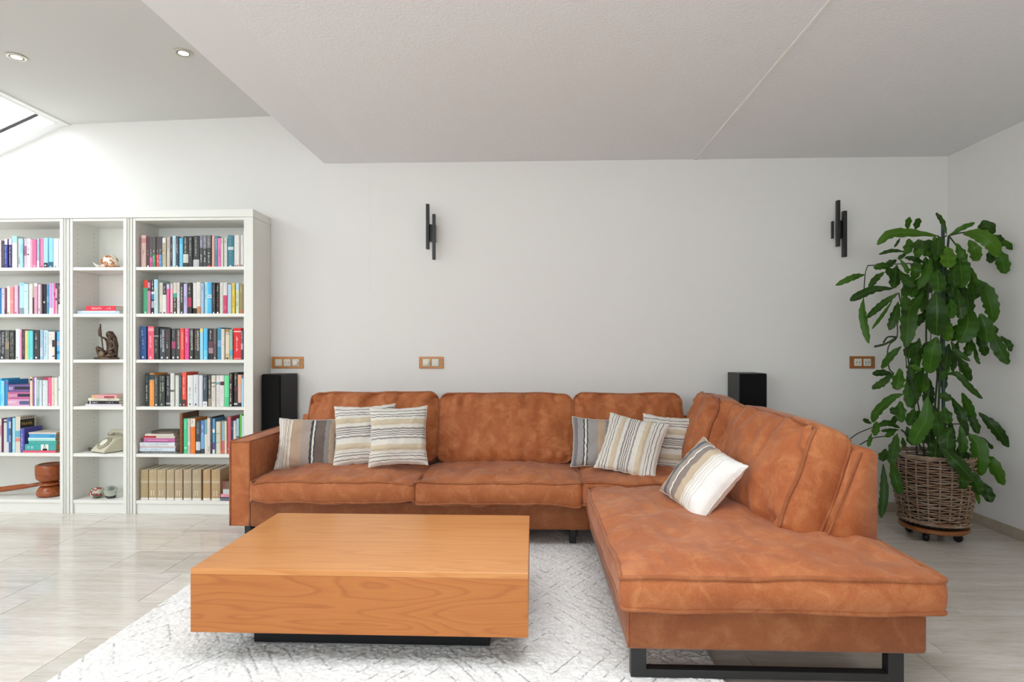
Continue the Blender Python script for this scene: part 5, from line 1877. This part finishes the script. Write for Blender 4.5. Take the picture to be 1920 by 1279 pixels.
wk = MB()
rows = 27
for r in range(rows):
    z = BZ0 + (BZ1 - BZ0) * (r + 0.5) / rows
    for strand in (0,):
        P = []
        nseg = NST * 4
        for k in range(nseg):
            a = 2 * math.pi * k / nseg
            o_ = 0.0075 * math.cos(a * NST / 2 + (r % 2) * math.pi)
            jz = 0.0016 * math.sin(a * 5 + r * 2.1) + 0.0012 * math.sin(a * 13 + r)
            R_ = brad(z) + o_
            P.append((PX_ + R_ * math.cos(a), PYY + R_ * math.sin(a), z + jz))
        wk.tube(P, 0.0050, 5, closed=True)
wk.build('woven_strands', M_WICK, bk_, smooth=True)['kind'] = 'stuff'
for k in range(NST):
    a = 2 * math.pi * (k + 0.0) / NST
    MB().tube([(PX_ + brad(BZ0 + (BZ1 - BZ0) * s / 6) * math.cos(a), PYY + brad(BZ0 + (BZ1 - BZ0) * s / 6) * math.sin(a), BZ0 + (BZ1 - BZ0) * s / 6) for s in range(7)], 0.0055, 6).build('stake', M_WICK, bk_, smooth=True)
for nm, z, rr, am in (('rim_braid', BZ1 + 0.004, BR1 + 0.002, 0.009), ('foot_braid', BZ0 - 0.004, BR0 + 0.004, 0.007)):
    mb = MB()
    for ph in range(3):
        P = []
        for k in range(156):
            a = 2 * math.pi * k / 156
            t_ = a * 13 + ph * 2 * math.pi / 3
            P.append((PX_ + (rr + am * math.cos(t_)) * math.cos(a), PYY + (rr + am * math.cos(t_)) * math.sin(a), z + am * 0.75 * math.sin(t_)))
        mb.tube(P, 0.006, 5, closed=True)
    mb.build(nm, M_WICK, bk_, smooth=True)
MB().lathe([(0.0, BZ0 - 0.002), (BR0 - 0.014, BZ0 - 0.002), (BR1 - 0.014, BZ1 - 0.03), (BR1 - 0.02, BZ1 - 0.03), (BR0 - 0.02, BZ0 + 0.02), (0.0, BZ0 + 0.02)], (PX_, PYY, 0), 48).build('inner_pot', plain('dark_inner_pot', '241c16', 0.7), bk_, smooth=True)
MB().lathe([(0.0, BZ0 + 0.021), (BR0 - 0.021, BZ0 + 0.021), (BR1 - 0.0215, BZ1 - 0.045), (BR1 * 0.5, BZ1 - 0.035), (0.0, BZ1 - 0.03)], (PX_, PYY, 0), 40).build('soil', plain('dark_soil', '2e2219', 0.95, 0.1, bump=(60, 0.8, 0.01)), bk_, smooth=True)


def make_leafmat():
    m, nt, b = newmat('fleshy_green_leaf')
    uv = texco(nt, 'UV')
    oi = nt.nodes.new('ShaderNodeObjectInfo')
    sep = nt.nodes.new('ShaderNodeSeparateXYZ')
    nt.links.new(uv, sep.inputs[0])
    mid = mathn(nt, 'ABSOLUTE', mathn(nt, 'SUBTRACT', sep.outputs[0], 0.5))
    n = noisetex(nt, texco(nt), 22, 3)
    g = ramp(nt, n, [(0.3, '1f3a0a'), (0.55, '2a4c0e'), (0.75, '3a6414')])
    tone = ramp(nt, oi.outputs['Random'], [(0.0, '1c350a'), (0.5, '2d500f'), (0.9, '467416'), (1.0, '5c861c')])
    c = mixc(nt, 0.5, g, tone)
    c = mixc(nt, mathn(nt, 'MULTIPLY', mathn(nt, 'LESS_THAN', mid, 0.03), 0.35), c, '6a8a3a')
    nt.links.new(c, b.inputs['Base Color'])
    b.inputs['Roughness'].default_value = 0.42
    b.inputs['Specular IOR Level'].default_value = 0.25
    b.inputs['Subsurface Weight'].default_value = 0.0
    bumpn(nt, b, n, 0.2, 0.004)
    return m


M_LEAF = make_leafmat()
M_STEM = plain('dark_green_stem', '2c3a18', 0.6, var=0.2, varscale=30)
plant = thing('potted_plant', (PX_, PYY, BZ1 - 0.03), 'tall trailing plant with long wavy green leaves in the wicker basket', 'plant')
lr = random.Random(21)


def spline(P, n):
    P = [Vector(p) for p in P]
    if len(P) == 2:
        P = [P[0], P[0].lerp(P[1], 0.5), P[1]]
    Q = [P[0] * 2 - P[1]] + P + [P[-1] * 2 - P[-2]]
    out = []
    m_ = len(P) - 1
    for i in range(n + 1):
        s = i / n * m_
        k = min(int(s), m_ - 1)
        f = s - k
        a, b_, c, d = Q[k], Q[k + 1], Q[k + 2], Q[k + 3]
        out.append(0.5 * ((2 * b_) + (c - a) * f + (2 * a - 5 * b_ + 4 * c - d) * f * f + (3 * b_ - a - 3 * c + d) * f ** 3))
    return out


def leaf(pts, wpx, dy, curl=0.0):
    """strap leaf along its midrib; edges wavy, blade slightly folded"""
    n = 14
    Y = PYY + dy
    P3 = []
    arch = lr.uniform(-0.05, 0.04)
    for i, (u, v) in enumerate(pts):
        s = i / (len(pts) - 1)
        P3.append(PY(u, v, min(Y + arch * math.sin(s * math.pi) - 0.05 * s * (1 if dy < 0.1 else -0.4), W - 0.06)))
    C = spline(P3, n)
    wid = wpx * 3.5 / F / 2 * 1.0
    view = Vector((0, -1, 0.1))
    tw = lr.uniform(-0.5, 0.5)
    ph = lr.uniform(0, 6)
    V, Fc, uv = [], [], []
    L = sum((C[i + 1] - C[i]).length for i in range(n))
    fq_ = max(2.0, L / 0.045)
    for i, p in enumerate(C):
        s = i / n
        t_ = (C[min(i + 1, n)] - C[max(i - 1, 0)]).normalized()
        to_cam = (Vector((0, 0, H)) - p).normalized()
        side = t_.cross(to_cam)
        if side.length < 1e-4:
            side = t_.cross(view)
        side.normalize()
        nrm = side.cross(t_).normalized()
        a = tw * (0.4 + 0.6 * s)
        side, nrm = side * math.cos(a) + nrm * math.sin(a), nrm * math.cos(a) - side * math.sin(a)
        prof = min(1.0, 0.10 + 0.9 * min(1, s * 2.6) ** 0.8) * (1.0 if s < 0.6 else max(0.05, math.sqrt(max(0, 1 - ((s - 0.6) / 0.41) ** 2)) ** 1.15))
        for k, xk in enumerate((-1, -0.5, 0, 0.5, 1)):
            wob = 1 + (0.13 * math.sin(fq_ * s * 6.28 + ph + (1.6 if xk > 0 else 0))) * (abs(xk) > 0.9)
            fold = 0.22 * wid * abs(xk) * prof
            wave = 0.16 * wid * math.sin(fq_ * s * 6.28 + ph + xk) * abs(xk)
            V.append(p + side * (wid * prof * xk * wob) + nrm * (wave - fold))
            uv.append(((xk + 1) / 2, s))
    for i in range(n):
        for k in range(4):
            Fc.append((i * 5 + k, i * 5 + k + 1, (i + 1) * 5 + k + 1, (i + 1) * 5 + k))
    o = obj('leaf', V, Fc, M_LEAF, plant, loc=P3[0], smooth=True, uv=uv)
    return o


LEAVES = '''1757,442 1709,437 1669,439 1645,459|16|-.02
1701,430 1705,407|10|.02
1716,431 1723,409|11|.03
1688,446 1677,464|5|.02
1705,447 1701,477|16|-.03
1724,449 1714,466|15|.0
1732,456 1741,481|17|.03
1756,452 1729,459 1714,462|19|.05
1698,472 1672,470 1648,477|7|.0
1699,474 1684,486|8|.03
1735,494 1715,486 1696,483|9|.02
1687,485 1699,503 1703,513|8|-.05
1682,488 1662,494|10|.03
1675,498 1655,499 1638,502|13|.02
1666,499 1669,517|13|.04
1659,510 1643,522 1629,540|11|.0
1622,515 1600,520 1567,535|11|-.02
1676,541 1640,543 1610,555 1594,564|15|-.06
1681,497 1676,540|19|.05
1686,508 1700,524 1716,537|17|.0
1746,483 1736,515 1722,541|16|-.02
1685,549 1655,570 1624,597|12|-.03
1619,560 1617,585 1622,615 1629,644|13|.0
1673,564 1654,592 1635,617|6|.02
1684,566 1677,595 1667,619|16|-.04
1697,553 1698,583|17|-.05
1731,550 1706,581 1702,615 1698,650|27|-.02
1742,581 1714,612|15|.06
1726,640 1708,655 1703,672|19|.0
1756,632 1748,662 1742,700|28|-.06
1756,545 1757,590 1756,629|33|-.1
1772,595 1778,640|19|-.02
1783,560 1785,597|16|-.08
1757,506 1760,548|25|-.12
1775,440 1767,415 1755,399|8|.0
1779,442 1805,427 1828,418|9|.02
1834,432 1848,424 1865,437|20|.02
1806,438 1835,440 1860,456 1871,482|24|-.05
1862,440 1881,452|13|.04
1866,459 1885,457 1898,468|12|.05
1868,466 1880,490 1884,513|21|.0
1855,470 1859,493|13|.03
1817,450 1828,470 1831,490|19|-.02
1793,456 1803,475 1812,491|14|-.02
1762,445 1757,478|24|.0
1777,462 1779,502|24|-.04
1796,475 1802,505 1803,540|28|.02
1788,500 1789,537|19|-.05
1826,522 1848,545 1858,575 1862,605|24|-.03
1840,532 1833,551|13|-.07
1821,526 1828,562|21|.04
1795,543 1800,575 1803,598|19|-.06
1814,575 1814,610 1800,643|34|-.03
1838,588 1848,615 1850,642|26|-.07
1857,618 1872,650 1890,683|21|-.03
1856,611 1871,623|11|.03
1876,630 1892,645 1896,659|10|.02
1829,618 1843,650 1848,667|15|.03
1821,633 1816,652 1812,669|15|.0
1827,643 1831,670 1837,683|7|.03
1783,640 1795,660 1819,677|10|-.02
1772,702 1795,702 1820,728 1842,748|11|.0
1779,645 1772,692|18|.04
1673,701 1655,699 1636,701|12|-.04
1677,699 1655,718 1635,729|13|-.06
1688,691 1684,715 1680,731|20|-.04
1698,688 1727,694|15|.02
1694,739 1672,747 1645,772 1636,792|15|-.05
1644,790 1640,817|13|-.05
1634,813 1628,838|7|-.04
1634,794 1618,786|8|-.04
1688,803 1665,793 1647,798|11|.0
1686,806 1652,808|7|.02
1680,808 1660,819|9|.0
1688,752 1690,792|18|-.02
1688,768 1669,772|14|-.06
1681,779 1674,794|10|.0
1715,766 1704,798|16|-.03
1739,743 1737,785 1722,812 1711,834|26|-.12
1700,715 1705,764|15|.04
1754,770 1760,800 1760,822|19|-.06
1770,763 1776,796|19|-.1
1682,813 1675,845 1670,871|18|-.12
1662,842 1652,864|15|-.06
1692,820 1696,840|8|.0
1672,862 1680,900 1688,926|17|-.1
1656,870 1658,925 1652,971|14|-.05
1757,822 1752,863|23|-.1
1783,801 1776,822 1778,862|24|-.14
1801,796 1805,832 1806,850|15|-.1
1790,754 1803,775 1802,795|15|-.03
1760,738 1783,749|15|-.05
1815,815 1832,830 1837,860 1838,892|26|-.12
1842,852 1862,872 1881,910|20|-.08
1766,840 1795,868 1826,902|22|-.2
1820,882 1838,928|20|-.18
1846,906 1858,942|18|-.12
1801,892 1809,917|15|-.24
1830,912 1836,946|6|-.12
1852,830 1861,842|7|-.02
1742,640 1726,672|17|.05
1735,700 1730,735|18|.04
1718,700 1712,730|14|.06
1778,505 1790,560|22|.04
1765,560 1772,610|20|.05
1812,540 1818,590|20|.06
1790,610 1788,640|16|.06
1745,560 1735,600|16|.07
1700,800 1712,835|15|.05
1745,790 1742,835|18|.04
1795,840 1815,870|18|.0
1768,790 1772,835|18|.03'''
for l in LEAVES.split('\n'):
    a, w_, d_ = l.split('|')
    leaf([tuple(map(float, p.split(','))) for p in a.split()], float(w_), float(d_))

for k in range(40):                       # the denser middle of the plant
    v0 = lr.uniform(440, 800)
    u0 = 1762 + lr.gauss(0, 1) * (30 if v0 < 640 else 36)
    u0 = min(max(u0, 1690), 1835)
    ln, dr = lr.uniform(34, 74), lr.gauss(0, 0.35) + (u0 - 1762) / 90
    p1 = (u0 + ln * 0.5 * math.sin(dr), v0 + ln * 0.45)
    leaf([(u0, v0), p1, (u0 + ln * math.sin(dr) * 0.9, v0 + ln)], lr.uniform(11, 21), lr.uniform(0.03, 0.14))

STEMS = ['1745,862 1742,800 1738,700 1737,600 1746,483|2.6|.0', '1757,862 1760,760 1764,650 1772,520 1779,442|3|.02', '1735,862 1722,760 1706,700 1697,610 1685,549|2|-.02',
         '1700,690 1692,580 1690,545|1.6|-.03', '1720,862 1712,740 1698,640 1692,600|2.2|.02', '1779,442 1800,470 1818,500 1824,522|2|.0', '1779,442 1800,437 1835,432|2|.02',
         '1622,515 1619,560|1.3|.0', '1627,498 1622,515 1619,556|1.3|.0', '1735,505 1710,495 1685,495 1627,498|1.6|.02', '1700,545 1722,538 1748,548|1.4|.0',
         '1682,600 1682,632 1668,646 1664,662 1667,690 1675,700|1.8|.0', '1682,632 1665,632 1656,643|2.4|.0', '1680,634 1660,645 1640,650|3.4|.0', '1690,806 1720,830 1740,862|2.4|-.02',
         '1640,800 1610,812 1590,826|1.6|-.06', '1660,818 1635,822 1612,834|1.6|-.03', '1756,820 1765,800 1800,795 1816,803|1.8|-.02', '1806,810 1830,818 1846,823 1858,836|1.6|-.06',
         '1790,645 1800,700 1792,702 1772,702|1.6|.02', '1775,862 1790,830 1815,815|2|-.05', '1746,483 1747,560 1745,640|1.3|.03', '1739,520 1738,600|1.2|.05', '1758,700 1752,780 1750,862|2.6|.04',
         '1764,690 1760,780 1762,862|2.4|.06', '1730,740 1738,800 1742,862|2|.05', '1822,520 1810,560 1800,600 1785,640|2|.05', '1757,442 1765,446 1775,442|2|.0', '1770,862 1772,880 1800,870|2|-.14']
for l in STEMS:
    a, w_, d_ = l.split('|')
    P3 = [PY(*map(float, p.split(',')), PYY + float(d_)) for p in a.split()]
    MB().tube(spline(P3, 16), float(w_) * 3.5 / F / 2 * 1.3, 6).build('stem', M_STEM, plant, smooth=True)
st0, st1 = PY(1768, 417, PYY + 0.03), PY(1769, 870, PYY + 0.03)
MB().tube([st1, st0], 0.0095, 10).build('support_stake', plain('dark_teal_stake', '173a36', 0.5), plant)
MB().lathe([(0.0095, 0.0), (0.007, 0.012), (0.0, 0.016)], st0, 10).build('stake_cap', plain('dark_teal_stake', '173a36', 0.5), plant)
